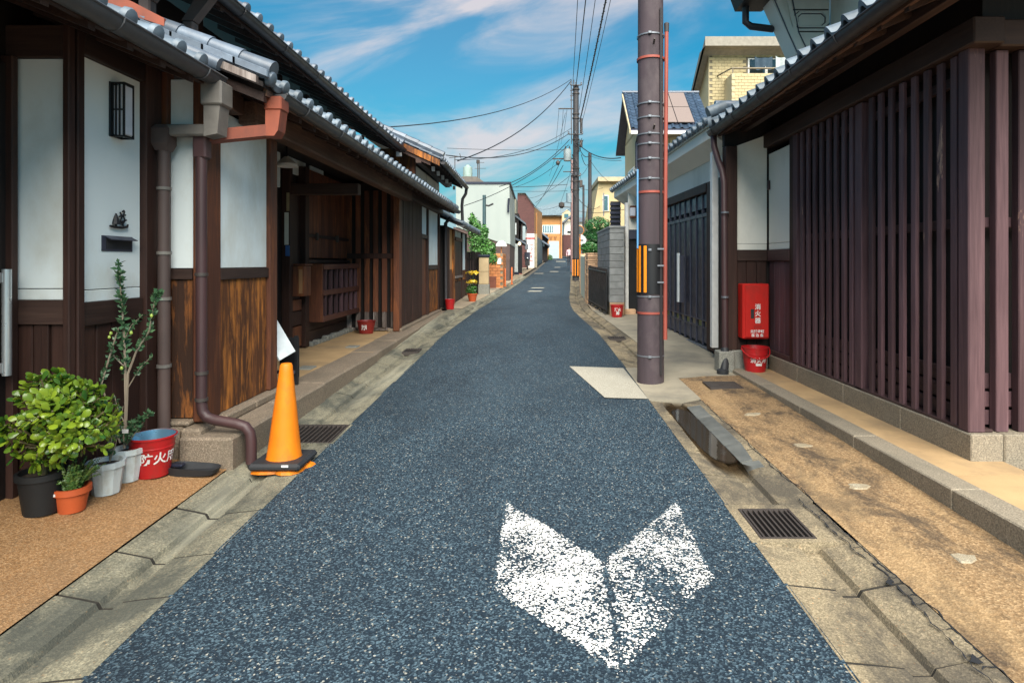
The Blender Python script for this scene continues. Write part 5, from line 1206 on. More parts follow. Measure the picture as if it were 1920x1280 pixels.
Gs = thing('townhouse', 'small black-walled house with pent roofs, beyond the ochre-fronted building', 'house', (1.2, 76, G(76)))
q0, q1 = AT(1014, 492, 74), AT(1027, 452, 74); obj('wall', MB().box(q0[0] - 2, q1[0], 74, 84, G(74), AT(0, 440, 74)[1]), wblack, Gs)
xa, za = AT(1010, 430, 73); xb, zb_ = AT(1029, 446, 73); slab_roof('upper_roof', Gs, xa, za, xb, zb_, 73, 85, tile_d, .2)
xa, za = AT(1013, 448, 72.5); xb, zb_ = AT(1031, 459, 72.5); slab_roof('lower_roof', Gs, xa, za, xb, zb_, 72.5, 85, tile_d, .2)
q0, q1 = AT(1018, 462, 73.9), AT(1021, 452, 73.9); obj('window', MB().box(q0[0], q1[0], 73.85, 74, q0[1], q1[1]), shut, Gs)
b = MB(); leaf_cloud(b, 400, at(1031, 484, 84), (.45, .45, .5), .10, rg, .3); o = obj('shrub', b, tree_m); tag(o, 'small dark shrub beside the white shutter at the street end', 'shrub')

Hh = thing('building', 'ochre building with a white roller shutter closing the street', 'building', (2.5, 95, G(93)))
Y = 93
def HB(name, x0, y0, x1, y1, m_, par, d0=93, d1=97): a, c = AT(x0, y1, d0), AT(x1, y0, d0); return obj(name, MB().box(a[0], c[0], d0, d1, a[1], c[1]), m_, par)
HB('wall', 1014, 403, 1054, 486, ochre, Hh)
rb = MB(); a, c = AT(1012, 404, 92.6), AT(1053, 390, 92.6); rb.add([(a[0], 92.4, a[1]), (c[0] + .1, 92.4, a[1]), (c[0] - .2, 97, c[1] + .5), (a[0], 97, c[1] + .5)], [(0, 1, 2, 3)]); rb.add([(a[0], 92.4, a[1] - .2), (c[0] + .1, 92.4, a[1] - .2), (c[0] - .2, 97, a[1] - .2), (a[0], 97, a[1] - .2)], [(3, 2, 1, 0)]); hr = obj('roof', rb, metal_roof, Hh)
for i in range(14): x = a[0] + (c[0] - a[0]) * (i + .5) / 14; obj('roof_seam', MB().tube([(x, 92.4, a[1] + .06), (x, 97, c[1] + .56)], .05, 5), metal_roof, hr)
HB('window_band', 1017, 422, 1050, 438, white_p, Hh, 92.95, 93.01); wd = HB('window', 1018, 423, 1037, 436, glz_b, Hh, 92.9, 92.95)
for i in range(4): HB('curtain', 1020 + 4.3 * i, 423.5, 1022.5 + 4.3 * i, 435.5, shut, wd, 92.86, 92.89)
for x in (1033, 1041):
    p = [AT(x - 3, 443, 92.9), AT(x - 1, 443, 92.9), AT(x, 447, 92.9), AT(x + 1, 443, 92.9), AT(x + 3, 443, 92.9), AT(x + .7, 450, 92.9), AT(x - .7, 450, 92.9)]; obj('wall_mark', MB().prism(p, 92.9, 92.99, 'y'), M('mark_brown', (.28, .12, .04), None, .8), Hh)
shm = HB('shutter', 1029, 452, 1048, 484.5, shut, Hh, 92.94, 93.0)
for i in range(12): HB('shutter_slat', 1029.3, 453 + 2.6 * i, 1047.7, 455.3 + 2.6 * i, shut, shm, 92.91, 92.94)
HB('downpipe', 1050.5, 405, 1051.2, 485, wred, Hh, 92.85, 92.9)
Ih = thing('house', 'pale gabled house with a brown walled base at the far right bend', 'house', (5, 101, G(100)))
HB('brown_wall', 1056, 440, 1076, 480, brown_br, Ih, 99, 104); HB('white_wall', 1058, 414, 1078, 440, plaster_w, Ih, 99.5, 104)
b = MB(); b.prism([AT(1052, 418, 99), AT(1070, 403, 99), AT(1088, 417, 99), AT(1088, 420, 99), AT(1070, 407, 99), AT(1052, 421, 99)], 98.5, 104, 'y'); obj('roof', b, tile_d, Ih)
b = MB(); b.prism([AT(1054, 400, 106), AT(1063, 393, 106), AT(1072, 400, 106), AT(1072, 416, 106), AT(1054, 416, 106)], 106, 108, 'y'); gu = obj('upper_gable', b, yel_wall, Ih); HB('window', 1058, 401, 1066, 408, glz_b, gu, 105.9, 106)
HB('window', 1064, 433, 1071, 436, glz, Ih, 99.3, 99.49)
M2 = thing('house', 'distant grey-white house between the far poles', 'house', (8, 70, G(70)))
HB('wall', 1084, 416, 1112, 470, plaster_w, M2, 70, 75); HB('roof', 1082, 408, 1114, 416, tile_d, M2, 69.5, 75.5)
HB('fence_wall', 1084, 458, 1112, 492, brown_st, M2, 60, 60.3)

# ------------------------------------------------------------------ utility poles
def pole(label, x, d, top, r, mat, base=None):
    b0 = base if base is not None else G(d); t = thing('utility_pole', label, 'utility pole', (x, d, b0), 'utility poles')
    obj('shaft', MB().tube([(x, d, b0 - .1), (x, d, (b0 + top) / 2), (x, d, top)], [r, r * .93, r * .84], 20), mat, t, True); return t
PX0, PD = 1.40, 7.5
p1 = pole('thick brown concrete utility pole with orange striped guard, near the right edge of the road', PX0, PD, 11.5, .163, pole_m)
def band(par, z, r, mat, h=.008, name='strap'):
    obj(name, MB().lathe([(r, -h), (r + .005, -h), (r + .005, h), (r, h)], 20, (PX0, PD, z), False, False), mat, par, True)
for z in (.42, 1.14, 2.05 - .35, 2.56, 2.80, 2.98, 3.10, 3.30, 3.62 - .15, 4.3):
    band(p1, z, .162, steel)
    obj('strap_buckle', MB().box(PX0 - .06, PX0 - .02, PD - .182, PD - .163, z - .015, z + .015, .004), steel, p1)
for z in (.94, 2.4, 4.02): band(p1, z, .164, rod_m, .014, 'chain')
sh_ = obj('guard_sleeve', MB().lathe([(.164, 1.20), (.171, 1.20), (.171, 1.80), (.164, 1.80)], 28, (PX0, PD, -.03), False, False), black_m, p1, True)
for k, a in enumerate((-175, -155, -128, -98, -66)):
    a0, a1 = math.radians(a), math.radians(a + 12); n = 5; vs = []
    for r_ in (.1705, .1735):
        for i in range(n + 1):
            t_ = a0 + (a1 - a0) * i / n; vs += [(PX0 + r_ * math.cos(t_), PD + r_ * math.sin(t_), 1.19), (PX0 + r_ * math.cos(t_), PD + r_ * math.sin(t_), 1.75)]
    b = MB(); m_ = 2 * (n + 1)
    b.add(vs, [(m_ + 2 * i, m_ + 2 * i + 2, m_ + 2 * i + 3, m_ + 2 * i + 1) for i in range(n)] + [(0, 1, m_ + 1, m_), (m_ - 2, 2 * m_ - 2, 2 * m_ - 1, m_ - 1)] + [(2 * i + 1, 2 * i + 3, m_ + 2 * i + 3, m_ + 2 * i + 1) for i in range(n)])
    if k < 3: obj('orange_stripe', b, yel_m, sh_)
obj('cable_cover', MB().tube([(PX0 + .10, PD - .145, .2), (PX0 + .10, PD - .145, 4.6)], .016, 8), gut_d, p1, True)
obj('blue_cable', MB().tube([(PX0 - .165, PD - .05, 1.72), (PX0 - .168, PD - .06, 2.4), (PX0 - .165, PD - .05, 2.68)], .012, 6), plain('blue_sheath', (.10, .30, .55), .5), p1, True)
for z in (1.3, 1.5, 1.7): obj('cover_clip', MB().box(PX0 + .05, PX0 + .13, PD - .175, PD - .15, z, z + .02, .003), steel, p1)
obj('red_guard_pipe', MB().tube([(PX0 + .158, PD - .10, .62), (PX0 + .163, PD - .09, 2.3), (PX0 + .182, PD - .07, 4.42)], [.026, .025, .024], 10), rod_m, p1, True)
obj('guard_pipe_cap', MB().lathe([(.028, -.10), (.032, 0), (.02, .01)], 10, (PX0 + .182, PD - .07, 4.44)), pole_d, p1, True)
for z in (3.15, 4.22 - .05): obj('step_bolt', MB().tube([(PX0 + .01, PD - .15, z), (PX0 + .01, PD - .21, z + .04)], .012, 6), steel_d, p1)

p2 = pole('tall black utility pole with crossarms, transformer and orange striped base, mid distance', 2.03, 31.2, 10.55, .17, pole_d)
x, d = 2.03, 31.2
obj('guard_sleeve', MB().lathe([(.172, .15), (.178, .15), (.178, 1.1), (.172, 1.1)], 16, (x, d, G(d)), False, False), black_m, p2, True)
for a in (-150, -105, -60): ca, sa = math.cos(math.radians(a)), math.sin(math.radians(a)); obj('orange_stripe', MB().box(x + .18 * ca - .028, x + .18 * ca + .028, d + .18 * sa - .02, d + .18 * sa + .02, G(d) + .22, G(d) + 1.05), yel_m, p2)
def arm(par, x0, y0, x1, y1, dd, r=.035, name='crossarm'): obj(name, MB().tube([at(x0, y0, dd), at(x1, y1, dd)], r, 6), steel_d, par)
arm(p2, 1047, 204, 1080, 204, d); arm(p2, 1036, 298, 1080, 297, d); arm(p2, 1056, 322, 1080, 322, d, .025)
tq = at(1064, 302, d - .1); tf = obj('transformer', MB().lathe([(.19, 0), (.20, .04), (.20, .52), (.17, .60)], 14, (tq[0], d - .1, tq[2])), M('transformer_grey', (.26, .31, .32), None, .6), p2, True)
for k in (-.1, .1): obj('bushing', MB().lathe([(.03, 0), (.045, .05), (.03, .1), (.02, .16)], 8, (tq[0] + k, d - .1, tq[2] + .6)), pole_d, tf, True)
tq = at(1090, 250, d); obj('cable_box', MB().box(tq[0] - .07, tq[0] + .06, d - .1, d + .06, tq[2], tq[2] + .75, .02), pole_d, p2)
tq = at(1046, 306, d); lp_ = obj('street_lamp_head', MB().lathe([(.03, .14), (.09, .08), (.11, 0), (.06, -.1)], 10, tq), steel_d, p2, True)
for k, (dx, y) in enumerate(((-8, 170), (-8, 180), (-8, 188))): arm(p2, 1080 + dx - 3, y, 1080 + dx + 4, y, d, .02, 'insulator_bar')
for x_ in (1071, 1076): arm(p2, x_, 150, x_ + .5, 270, d, .022, 'service_conduit')
for i in range(7):
    rr = R.uniform; a = at(1074 + rr(-3, 9), 246 + rr(-4, 20), d - .25); c = at(1080 + rr(0, 14), 262 + rr(-10, 22), d - .3); mdl = ((a[0] + c[0]) / 2, d - .35, min(a[2], c[2]) - rr(.1, .35))
    obj('cable_loop', MB().tube([a, ((a[0] + mdl[0]) / 2, d - .3, (a[2] + mdl[2]) / 2 - .07), mdl, ((c[0] + mdl[0]) / 2, d - .3, (c[2] + mdl[2]) / 2 - .07), c], .016, 5), wire_m, p2, True)
q = at(1073.5, 498, 43); p3 = pole('pinkish utility pole just left of the tall black pole, farther away', q[0], 43, at(0, 300, 43)[2], .15, M('pole_pink', (.30, .19, .18), None, .7))
arm(p3, 1056, 388, 1073, 389, 43, .03); tq = at(1067, 372, 43); obj('transformer', MB().lathe([(.2, -.3), (.2, .35)], 10, tq), M('transformer_pale', (.22, .30, .34), None, .6), p3, True); tq = at(1053, 384, 43); obj('street_lamp_head', MB().lathe([(.03, .2), (.2, .12), (.2, -.12), (.08, -.25)], 8, tq), steel_d, p3, True)
q = at(1106, 480, 36); p4_ = pole('plain dark pole right of the tall black pole, rising above the clipped tree', q[0], 36, at(0, 287, 36)[2], .12, pole_d)
q = at(1094, 480, 50); p5_ = pole('thin far pole between two dark poles on the right', q[0], 50, at(0, 347, 50)[2], .10, pole_d)

# road mirror and round sign
mi = thing('road_mirror', 'round orange-rimmed traffic mirror beside the tall black pole', 'traffic mirror', at(1086, 500, 34))
q = at(1086, 432, 34); obj('mirror_post', MB().tube([(q[0] + .05, 34.1, G(34)), (q[0] + .05, 34.1, q[2])], .04, 8), yel_m, mi)
b = MB(); n = 20
for r0, y0, y1 in ((.24, 33.9, 34.0),): b.tube([(q[0], y0, q[2]), (q[0], y1, q[2])], r0, n)
obj('mirror_back', b, M('mirror_grey', (.10, .11, .11), None, .4), mi, True)
b = MB(); pts = [(q[0] + .25 * math.cos(2 * math.pi * i / 20), 33.92, q[2] + .25 * math.sin(2 * math.pi * i / 20)) for i in range(21)]; b.tube(pts, .022, 6, False); obj('mirror_rim', b, yel_m, mi, True)
sg = thing('road_sign', 'round white road sign below the traffic mirror', 'sign', at(1091, 500, 36)); q = at(1090, 450, 36)
obj('sign_disc', MB().tube([(q[0], 35.94, q[2]), (q[0], 35.97, q[2])], .29, 20), signw, sg, True); obj('sign_post', MB().tube([(q[0], 36, G(36)), (q[0], 36, q[2] + .2)], .03, 8), steel, sg)
obj('sign_mark', MB().box(q[0] - .12, q[0] + .12, 35.925, 35.939, q[2] - .05, q[2] + .02), gate_m, sg)

# ------------------------------------------------------------------ overhead cables
def wire(label, a, c, sag, r=.012, n=14, name='overhead_cable'):
    a, c = Vector(a), Vector(c); pts = []
    for i in range(n + 1):
        t_ = i / n; p = a.lerp(c, t_); p.z -= sag * 4 * t_ * (1 - t_); pts.append(p)
    o = obj(name, MB().tube(pts, r, 5), wire_m, None, True); return tag(o, label, 'cable', 'overhead cables')
def near(dx, z): return (PX0 + dx, PD, z)
def far_(px_, py_): return at(px_, py_, 31.2)
wire('overhead cable nearest the left of the bundle above the road', near(-.6, 10.4), far_(1074, 158), .25, .013); wire('second overhead cable from the left in the bundle above the road', near(-.2, 10.5), far_(1080, 162), .2, .020)
wire('thin overhead cable between the bundle and the spiral cable', near(.15, 10.9), far_(1086, 206), .25, .012); wc = wire('thick spiral-wrapped overhead cable right of the bundle', near(.45, 9.9), far_(1087, 228), .3, .026)
wire('thin overhead cable rightmost above the road', near(.75, 10.6), far_(1090, 235), .3, .010)
a, c = Vector(near(.45, 9.9)), Vector(far_(1087, 228)); b = MB()
for i in range(130):
    t_ = i / 129; p = a.lerp(c, t_); p.z -= .3 * 4 * t_ * (1 - t_); b.tube([p + Vector((.03 * math.cos(i * 2.1), 0, .03 * math.sin(i * 2.1))), p + Vector((.045 * math.cos(i * 2.1 + 2), .05, .045 * math.sin(i * 2.1 + 2)))], .012, 4)
o = obj('spiral_hanger', b, wire_m, wc); o['kind'] = 'stuff'
wire('long thin cable from the black pole to the upper left roof', far_(1071, 149), at(700, 240, 13.5), .5, .014); wire('cable from the black pole down to the gable end of the left house', far_(1070, 153), at(858, 302, 19), .55, .02)
wire('cable from the black pole to the roof aerial above the left gable', far_(1068, 250), at(836, 291, 19), .5, .016); wire('nearly level thin cable below the aerial', far_(1066, 281), at(838, 278, 30), .05, .012)
wire('cable sloping from the transformer to the white building roof', far_(1068, 262), at(936, 350, 29), .35, .018); wire('lower cable sloping from the black pole to the white building wall', far_(1066, 272), at(870, 386, 24), .35, .015)
wire('level cable from the black pole across to the white building', far_(1064, 346), at(860, 350, 30), .08, .014); wire('thin level cable under the level one', far_(1064, 358), at(958, 358, 34), .03, .010)
wire('cable from the crossarm down to the brown brick building', far_(1056, 310), at(1004, 380, 50), .3, .016); wire('thin cable from the crossarm to the far roofs', far_(1052, 300), at(1000, 392, 55), .3, .014)
wire('steep thin drop cable left of the crossarm', far_(1048, 206), at(1042, 268, 45), .1, .010); wire('steep thin drop cable middle of the crossarm', far_(1056, 206), at(1052, 270, 45), .1, .010); wire('steep thin drop cable right of the crossarm', far_(1063, 206), at(1055, 262, 45), .1, .010)
wire('cable curving from the black pole to the yellow house', far_(1086, 272), at(1164, 296, 24), .25, .022); wire('thin cable from the plain dark pole to the yellow house', at(1107, 292, 36), at(1165, 301, 24), .1, .010)
wire('short slack cable from the black pole to the plain dark pole', far_(1085, 275), at(1106, 290, 36), .3, .02); wire('second slack cable looping to the plain dark pole', far_(1090, 290), at(1105, 304, 36), .35, .016)
wire('low cable from the black pole toward the cream house', far_(1084, 372), at(1125, 386, 40), .35, .016); wire('thin cable between the far poles', at(1074, 305, 43), at(1094, 352, 50), .3, .012)
wire('thin cable from the pink pole to the ochre building', at(1072, 390, 43), at(1030, 402, 92), .3, .016); wire('faint low cable across the far roofs', at(1073, 372, 43), at(1010, 392, 66), .3, .014)
ae = thing('roof_aerial', 'thin television aerial on the left gable roof', 'aerial', at(853, 330, 17)); b = MB().tube([at(853, 332, 17), at(853, 292, 17)], .012, 5).tube([at(842, 296, 17), at(861, 294, 17)], .010, 5).tube([at(862, 288, 17), at(865, 300, 17)], .010, 5); obj('aerial_rods', b, steel_d, ae)

for i, (x0, y0, x1, y1, dd, sg_, lab) in enumerate(((1072, 240, 852, 300, 20, .4, 'cable running from the black pole to the aerial, just under its neighbour'), (1070, 285, 960, 352, 35, .3, 'thin cable from the transformer to the white building corner'), (1068, 330, 985, 372, 50, .3, 'thin cable from the low bracket to the brown brick gable'),
    (1076, 300, 1045, 392, 60, .3, 'steep far cable dropping from the black pole to the ochre building'), (1084, 310, 1094, 350, 50, .2, 'short far cable from the black pole to the thin far pole'), (1086, 330, 1107, 300, 36, .2, 'cable rising from the black pole to the plain dark pole'), (1106, 300, 1150, 345, 40, .2, 'thin cable from the plain dark pole to the cream house roof'),
    (1060, 212, 1030, 330, 60, .3, 'long steep faint cable left of the black pole'), (1086, 352, 1130, 352, 40, .15, 'level thin cable in front of the cream house'), (1086, 396, 1170, 393, 22, .1, 'level thin cable above the clipped tree'))):
    wire(lab, far_(x0, y0), at(x1, y1, dd), sg_, .011)
d = 31.2
for y in (168, 176, 214, 222, 262, 316, 340, 356): q = at(1080, y, d); obj('pole_band', MB().lathe([(.175, -.03), (.185, -.03), (.185, .03), (.175, .03)], 14, (2.03, d, q[2]), False, False), steel_d, p2, True)
for y, x0, x1 in ((160, 1070, 1090), (252, 1066, 1092), (330, 1072, 1088)):
    arm(p2, x0, y, x1, y, d - .2, .028)
    for k in (0, .5, 1): q = at(x0 + (x1 - x0) * k, y, d - .2); obj('insulator', MB().lathe([(.02, 0), (.05, .04), (.03, .08), (.05, .12), (.02, .16)], 8, q), steel, p2, True)
for y in (270, 345): q = at(1089, y, d - .1); obj('junction_box', MB().box(q[0] - .08, q[0] + .08, d - .25, d - .1, q[2] - .18, q[2] + .18, .02), steel_d, p2)
for i in range(8):
    rr = R.uniform; a = at(1072 + rr(-2, 6), 270 + rr(0, 80), d - .22); c = at(1074 + rr(0, 12), a[2] * 0 + 300 + rr(0, 90), d - .25)
    obj('cable_loop', MB().tube([a, ((a[0] + c[0]) / 2 + rr(-.25, .25), d - .3, (a[2] + c[2]) / 2), c], .018, 5), wire_m, p2, True)

# small fittings of the far houses
for k, (x, y) in enumerate(((962, 470), (984, 468))): a = AT(x, y, 38.2); obj('meter_box', MB().box(a[0], a[0] + .22, 38.18, 38.29, a[1], a[1] + .34, .02), steel, Eh)
b = MB().tube([at(965, 400, 38.4), at(965, 456, 38.4)], .04, 6).tube([at(979, 420, 38.4), at(979, 456, 38.4)], .03, 6); obj('drain_pipe', b, steel_d, Eh)

# ------------------------------------------------------------------ street things
def cone():
    t = thing('traffic_cone', 'orange traffic cone with a black rubber weight, standing in the left gutter', 'traffic cone', (-1.90, 4.62, .02))
    c = (-1.90, 4.62, .03)
    b = MB(); n = 22
    for i in range(n): pass
    prof = [(.128, .055), (.122, .08), (.105, .22), (.085, .40), (.066, .56), (.050, .70), (.045, .745), (.038, .76), (.030, .762)]
    vs = []
    for r_, z in prof: vs += [(c[0] + .025 * z + r_ * math.cos(6.2832 * j / n) * (1 + .02 * math.sin(2 * j)), c[1] + r_ * math.sin(6.2832 * j / n), c[2] + z) for j in range(n)]
    b.add(vs, [(i * n + j, i * n + (j + 1) % n, (i + 1) * n + (j + 1) % n, (i + 1) * n + j) for i in range(len(prof) - 1) for j in range(n)] + [tuple(range((len(prof) - 1) * n, len(prof) * n))])
    body = obj('cone_body', b, orange, t, True); obj('label_sticker', MB().box(c[0] + .065, c[0] + .115, c[1] - .205, c[1] - .2, c[2] + .045, c[2] + .06, .001), white_p, t)
    b = MB(); k = 24; vs = []
    for r_, z in ((.205, -.018), (.19, .0), (.17, .008)):
        for j in range(k):
            a = 6.2832 * j / k; s = r_ * (1 + .10 * math.sin(5 * a + .6) + .05 * math.sin(9 * a)); q = max(abs(math.cos(a)), abs(math.sin(a))); s = s / (.55 + .45 * q)
            vs.append((c[0] + s * math.cos(a), c[1] + s * math.sin(a) * .9, c[2] + z))
    b.add(vs, [(i * k + j, i * k + (j + 1) % k, (i + 1) * k + (j + 1) % k, (i + 1) * k + j) for i in range(2) for j in range(k)] + [tuple(range(2 * k, 3 * k))]); obj('torn_base', b, orange, t)
    obj('rubber_weight', MB().box(c[0] - .19, c[0] + .19, c[1] - .19, c[1] + .19, c[2] + .008, c[2] + .06, .018), rubber, t)
cone()
def wrapped_text(s, size, r0, r1, h, zc, bold, ang=0.0):
    me = text_mesh(s, size, bold, 0)
    for v_ in me.vertices:
        x, z = v_.co.x, v_.co.y + zc; r_ = r0 + (r1 - r0) * z / h + .0022; a = x / r_ + ang
        v_.co = (r_ * math.sin(a), -r_ * math.cos(a), z)
    me.materials.append(white_p); return me
def bucket(label, x, y, z, r0, r1, h, mat, inside, text=None, handle='front', tsize=.07, bold=.001, lab=False, ang=0.0):
    t = thing('fire_bucket', label, 'bucket', (x, y, z), 'red fire buckets')
    n = 28; b = MB().lathe([(r0, 0), (r0 + (r1 - r0) * .18, h * .18), (r0 + (r1 - r0) * .70, h * .70), (r0 + (r1 - r0) * .71 + .003, h * .71), (r0 + (r1 - r0) * .74 + .003, h * .74), (r0 + (r1 - r0) * .75, h * .75), (r1, h - .012), (r1 + .007, h - .010), (r1 + .007, h), (r1 - .002, h + .001)], n, (x, y, z), True, False)
    bo = obj('bucket_body', b, mat, t, True)
    obj('bucket_inside', MB().lathe([(r1 - .002, h + .001), (r0 - .004, .03)], n, (x, y, z), False, True), inside, t, True)
    if text: link('lettering', wrapped_text(text, tsize, r0, r1, h, h * .48, bold, ang), bo, (x, y, z))
    if lab:
        me = MB(); vs = []
        for i in range(7):
            a = (-.32 + .64 * i / 6) * .85
            for zz_ in (h * .27, h * .37): rr = r0 + (r1 - r0) * zz_ / h + .0022; vs.append((rr * math.sin(a), -rr * math.cos(a), zz_))
        me.add(vs, [(2 * i, 2 * i + 2, 2 * i + 3, 2 * i + 1) for i in range(6)]); mm = me.mesh('paper_label'); mm.materials.append(white_p); link('paper_label', mm, bo, (x, y, z))
    pts = []
    for i in range(15):
        a = math.pi * i / 14
        if handle == 'front': pts.append((x - (r1 + .012) * math.cos(a), y - (r1 + .012) * math.sin(a), z + h - .02 - .115 * math.sin(a)))
        else: pts.append((x - (r1 + .008) * math.cos(a), y + (r1 + .01) * math.sin(a), z + h - .012 + .012 * math.sin(a)))
    obj('handle', MB().tube(pts, .008 if handle == 'front' else .004, 7), mat if handle == 'front' else steel, t, True)
    return t
zb = apz(-2.68, 4.28)
bucket('red zinc-lined bucket lettered in white, beside the white flower pots', -2.67, 4.27, zb, .105, .146, .275, red_b, zinc, '防火用', 'back', .085, .0016, ang=.92)
bucket('red plastic bucket under the fire extinguisher box', 2.80, 7.84, .166, .125, .165, .31, red_b, red_b, '消火用', 'front', .072, .0012, True)
bucket('dark red bucket on the porch floor before the slatted screen', -3.10, 11.2, .26, .12, .165, .23, red_d, red_d, '用', 'back', .11, .003)
bucket('small red bucket at the end of the left ledge, beside the bent downpipe', -2.28, 16.25, G(16.3) + .02, .10, .135, .26, red_b, red_b, None, 'back')
bucket('red bucket in front of the grey block wall', 1.90, 14.38, G(14.4) + .025, .12, .155, .28, red_b, red_b, '消火\n用', 'back', .08, .004)

# extinguisher cabinet on the wing wall
ex = thing('extinguisher_box', 'tall red fire extinguisher cabinet with white lettering, on the wall above a red bucket', 'fire extinguisher box', (2.83, 8.0, .58))
bx_ = obj('cabinet', MB().box(2.66, 3.005, 7.90, 8.088, .565, 1.275, .012), red_p, ex)
obj('cabinet_door', MB().box(2.692, 2.992, 7.886, 7.90, .585, 1.255, .006), red_p, ex)
obj('door_pull', MB().box(2.762, 2.805, 7.884, 7.889, .83, .95, .001), rubber, ex); 
for i, ch_ in enumerate('消火器'): link('lettering', text_mesh(ch_, .078, .0014), bx_, (2.852, 7.884, .975 - .088 * i), (math.pi / 2, 0, 0), white_p)
for z in (.735, .72, .705): obj('vent_slot', MB().box(2.80, 2.90, 7.884, 7.887, z, z + .005), red_d, ex)
link('lettering', text_mesh('元興寺町', .044, .001), bx_, (2.845, 7.884, .662), (math.pi / 2, 0, 0), white_p); link('lettering', text_mesh('自 治 会', .044, .001), bx_, (2.845, 7.884, .612), (math.pi / 2, 0, 0), white_p)

# slanted information board in the porch
ib = thing('information_board', 'pale slanted information board on a black stand at the porch entrance', 'sign', (-2.62, 6.4, .26))
def quadslab(pts, th_, name, m_, par):
    p = [Vector(q) for q in pts]; nn = (p[1] - p[0]).cross(p[3] - p[0]).normalized() * th_
    obj(name, MB().add([tuple(q) for q in p] + [tuple(q - nn) for q in p], [(0, 1, 2, 3), (7, 6, 5, 4), (0, 4, 5, 1), (1, 5, 6, 2), (2, 6, 7, 3), (3, 7, 4, 0)]), m_, par)
qa = [at(502, 575, 6.35), at(552, 660, 6.25), at(523, 677, 6.05), at(470, 600, 6.1)]
quadslab(qa, .02, 'board', signw, ib)
v = [Vector(p) for p in qa]; nn = (v[1] - v[0]).cross(v[3] - v[0]).normalized() * .004
def bl_(s, t_): return tuple((v[0].lerp(v[1], s)).lerp(v[3].lerp(v[2], s), t_) + (nn if nn.y < 0 else -nn))
quadslab([bl_(.55, .45), bl_(.92, .45), bl_(.95, .95), bl_(.55, .95)], .001, 'paper_notice', paper, ib)
for x, y in ((-2.72, 6.32), (-2.52, 6.45)): obj('stand_leg', MB().box(x - .018, x + .018, y - .018, y + .018, .26, .78), black_m, ib)
obj('stand_panel', MB().box(-2.70, -2.50, 6.46, 6.48, .34, .76), black_m, ib); obj('stand_bar', MB().box(-2.72, -2.5, 6.34, 6.37, .40, .43), gate_f, ib)

# dustpan beside the bucket
dp = thing('dustpan', 'black plastic dustpan lying beside the red bucket', 'dustpan', (-2.45, 4.36, .06)); z0 = apz(-2.42, 4.36) + .004
b = MB(); n = 14; rim = []; bot = []
for i in range(n):
    a = 6.2832 * i / n; cx_, sy_ = math.copysign(abs(math.cos(a)) ** .5, math.cos(a)), math.copysign(abs(math.sin(a)) ** .5, math.sin(a))
    rim.append((-2.43 + .165 * cx_, 4.36 + .085 * sy_ + .02 * cx_, z0 + .055 - .02 * cx_)); bot.append((-2.43 + .15 * cx_, 4.36 + .07 * sy_ + .02 * cx_, z0))
inn = [(p[0] * .96 + -2.43 * .04, p[1] * .96 + 4.36 * .04, p[2]) for p in rim]; inb = [(p[0], p[1], p[2] + .012) for p in bot]
b.add(bot + rim + inn + inb, [(i + n * k, (i + 1) % n + n * k, (i + 1) % n + n * (k + 1), i + n * (k + 1)) for k in range(3) for i in range(n)] + [tuple(range(n))[::-1], tuple(range(3 * n, 4 * n))]); obj('pan', b, rubber, dp, True)
obj('pan_handle', MB().box(-2.62, -2.50, 4.325, 4.385, z0 + .05, z0 + .075, .008), gate_m, dp)

# ------------------------------------------------------------------ potted plants
def pot(name, par, x, y, z, r0, r1, h, m_, n=24, rim=.014):
    o = obj(name, MB().lathe([(r0, 0), (r1 - .004, h - .035), (r1 + rim * .6, h - .035), (r1 + rim * .6, h), (r1 - .008, h), (r1 - .015, h - .03)], n, (x, y, z), True, False, .1), m_, par, n > 12)
    obj('soil', MB().lathe([(r1 - .012, h - .028), (.001, h - .018)], n, (x, y, z), False, True), soil, o)
    return o
rg = random.Random(11)
# jade plant: every leaf a piece
jp = thing('jade_plant', 'bushy jade plant with glossy yellow-green leaves in a black pot by the door', 'potted plant', (-2.93, 3.52, apz(-2.93, 3.5)))
zj = apz(-2.93, 3.5); pot('pot', jp, -2.90, 3.60, zj, .09, .12, .24, black_pl)
def leaf_mesh(L_, w_, t_):
    b = MB(); pr = [(0, .10), (.25, .55), (.55, 1.0), (.8, .92), (1, .35)]; vs = []
    for s, k in pr: vs += [(L_ * s, w_ * k, .10 * L_ * s * s), (L_ * s, 0, t_ * k + .10 * L_ * s * s), (L_ * s, -w_ * k, .10 * L_ * s * s), (L_ * s, 0, -t_ * k + .10 * L_ * s * s)]
    fs = [(4 * i + j, 4 * i + (j + 1) % 4, 4 * i + 4 + (j + 1) % 4, 4 * i + 4 + j) for i in range(4) for j in range(4)] + [(3, 2, 1, 0), (16, 17, 18, 19)]
    me = b.add(vs, fs).mesh('leaf', True); me.materials.append(jade_m); return me
lm_ = [leaf_mesh(.053, .0175, .006), leaf_mesh(.044, .015, .005), leaf_mesh(.033, .012, .004)]
cj = Vector((-2.73, 3.54, .665)); tips = []
while len(tips) < 280:
    p = Vector((rg.uniform(-1, 1), rg.uniform(-1, 1), rg.uniform(-1, 1)))
    if not .35 < p.length < 1.0 + .12 * math.sin(4 * p.x + 3 * p.z): continue
    q = Vector((cj.x + p.x * .29, cj.y + p.y * .21, cj.z + p.z * .285 * (1 if p.z < 0 else (.8 + .25 * max(0, -p.x)))))
    if q.x < -3.06: continue
    tips.append((q, p.normalized()))
root = Vector((-2.89, 3.60, zj + .22)); b = MB(); b.tube([root, root + Vector((.03, 0, .12)), root + Vector((.10, .01, .24))], [.022, .018, .014], 7)
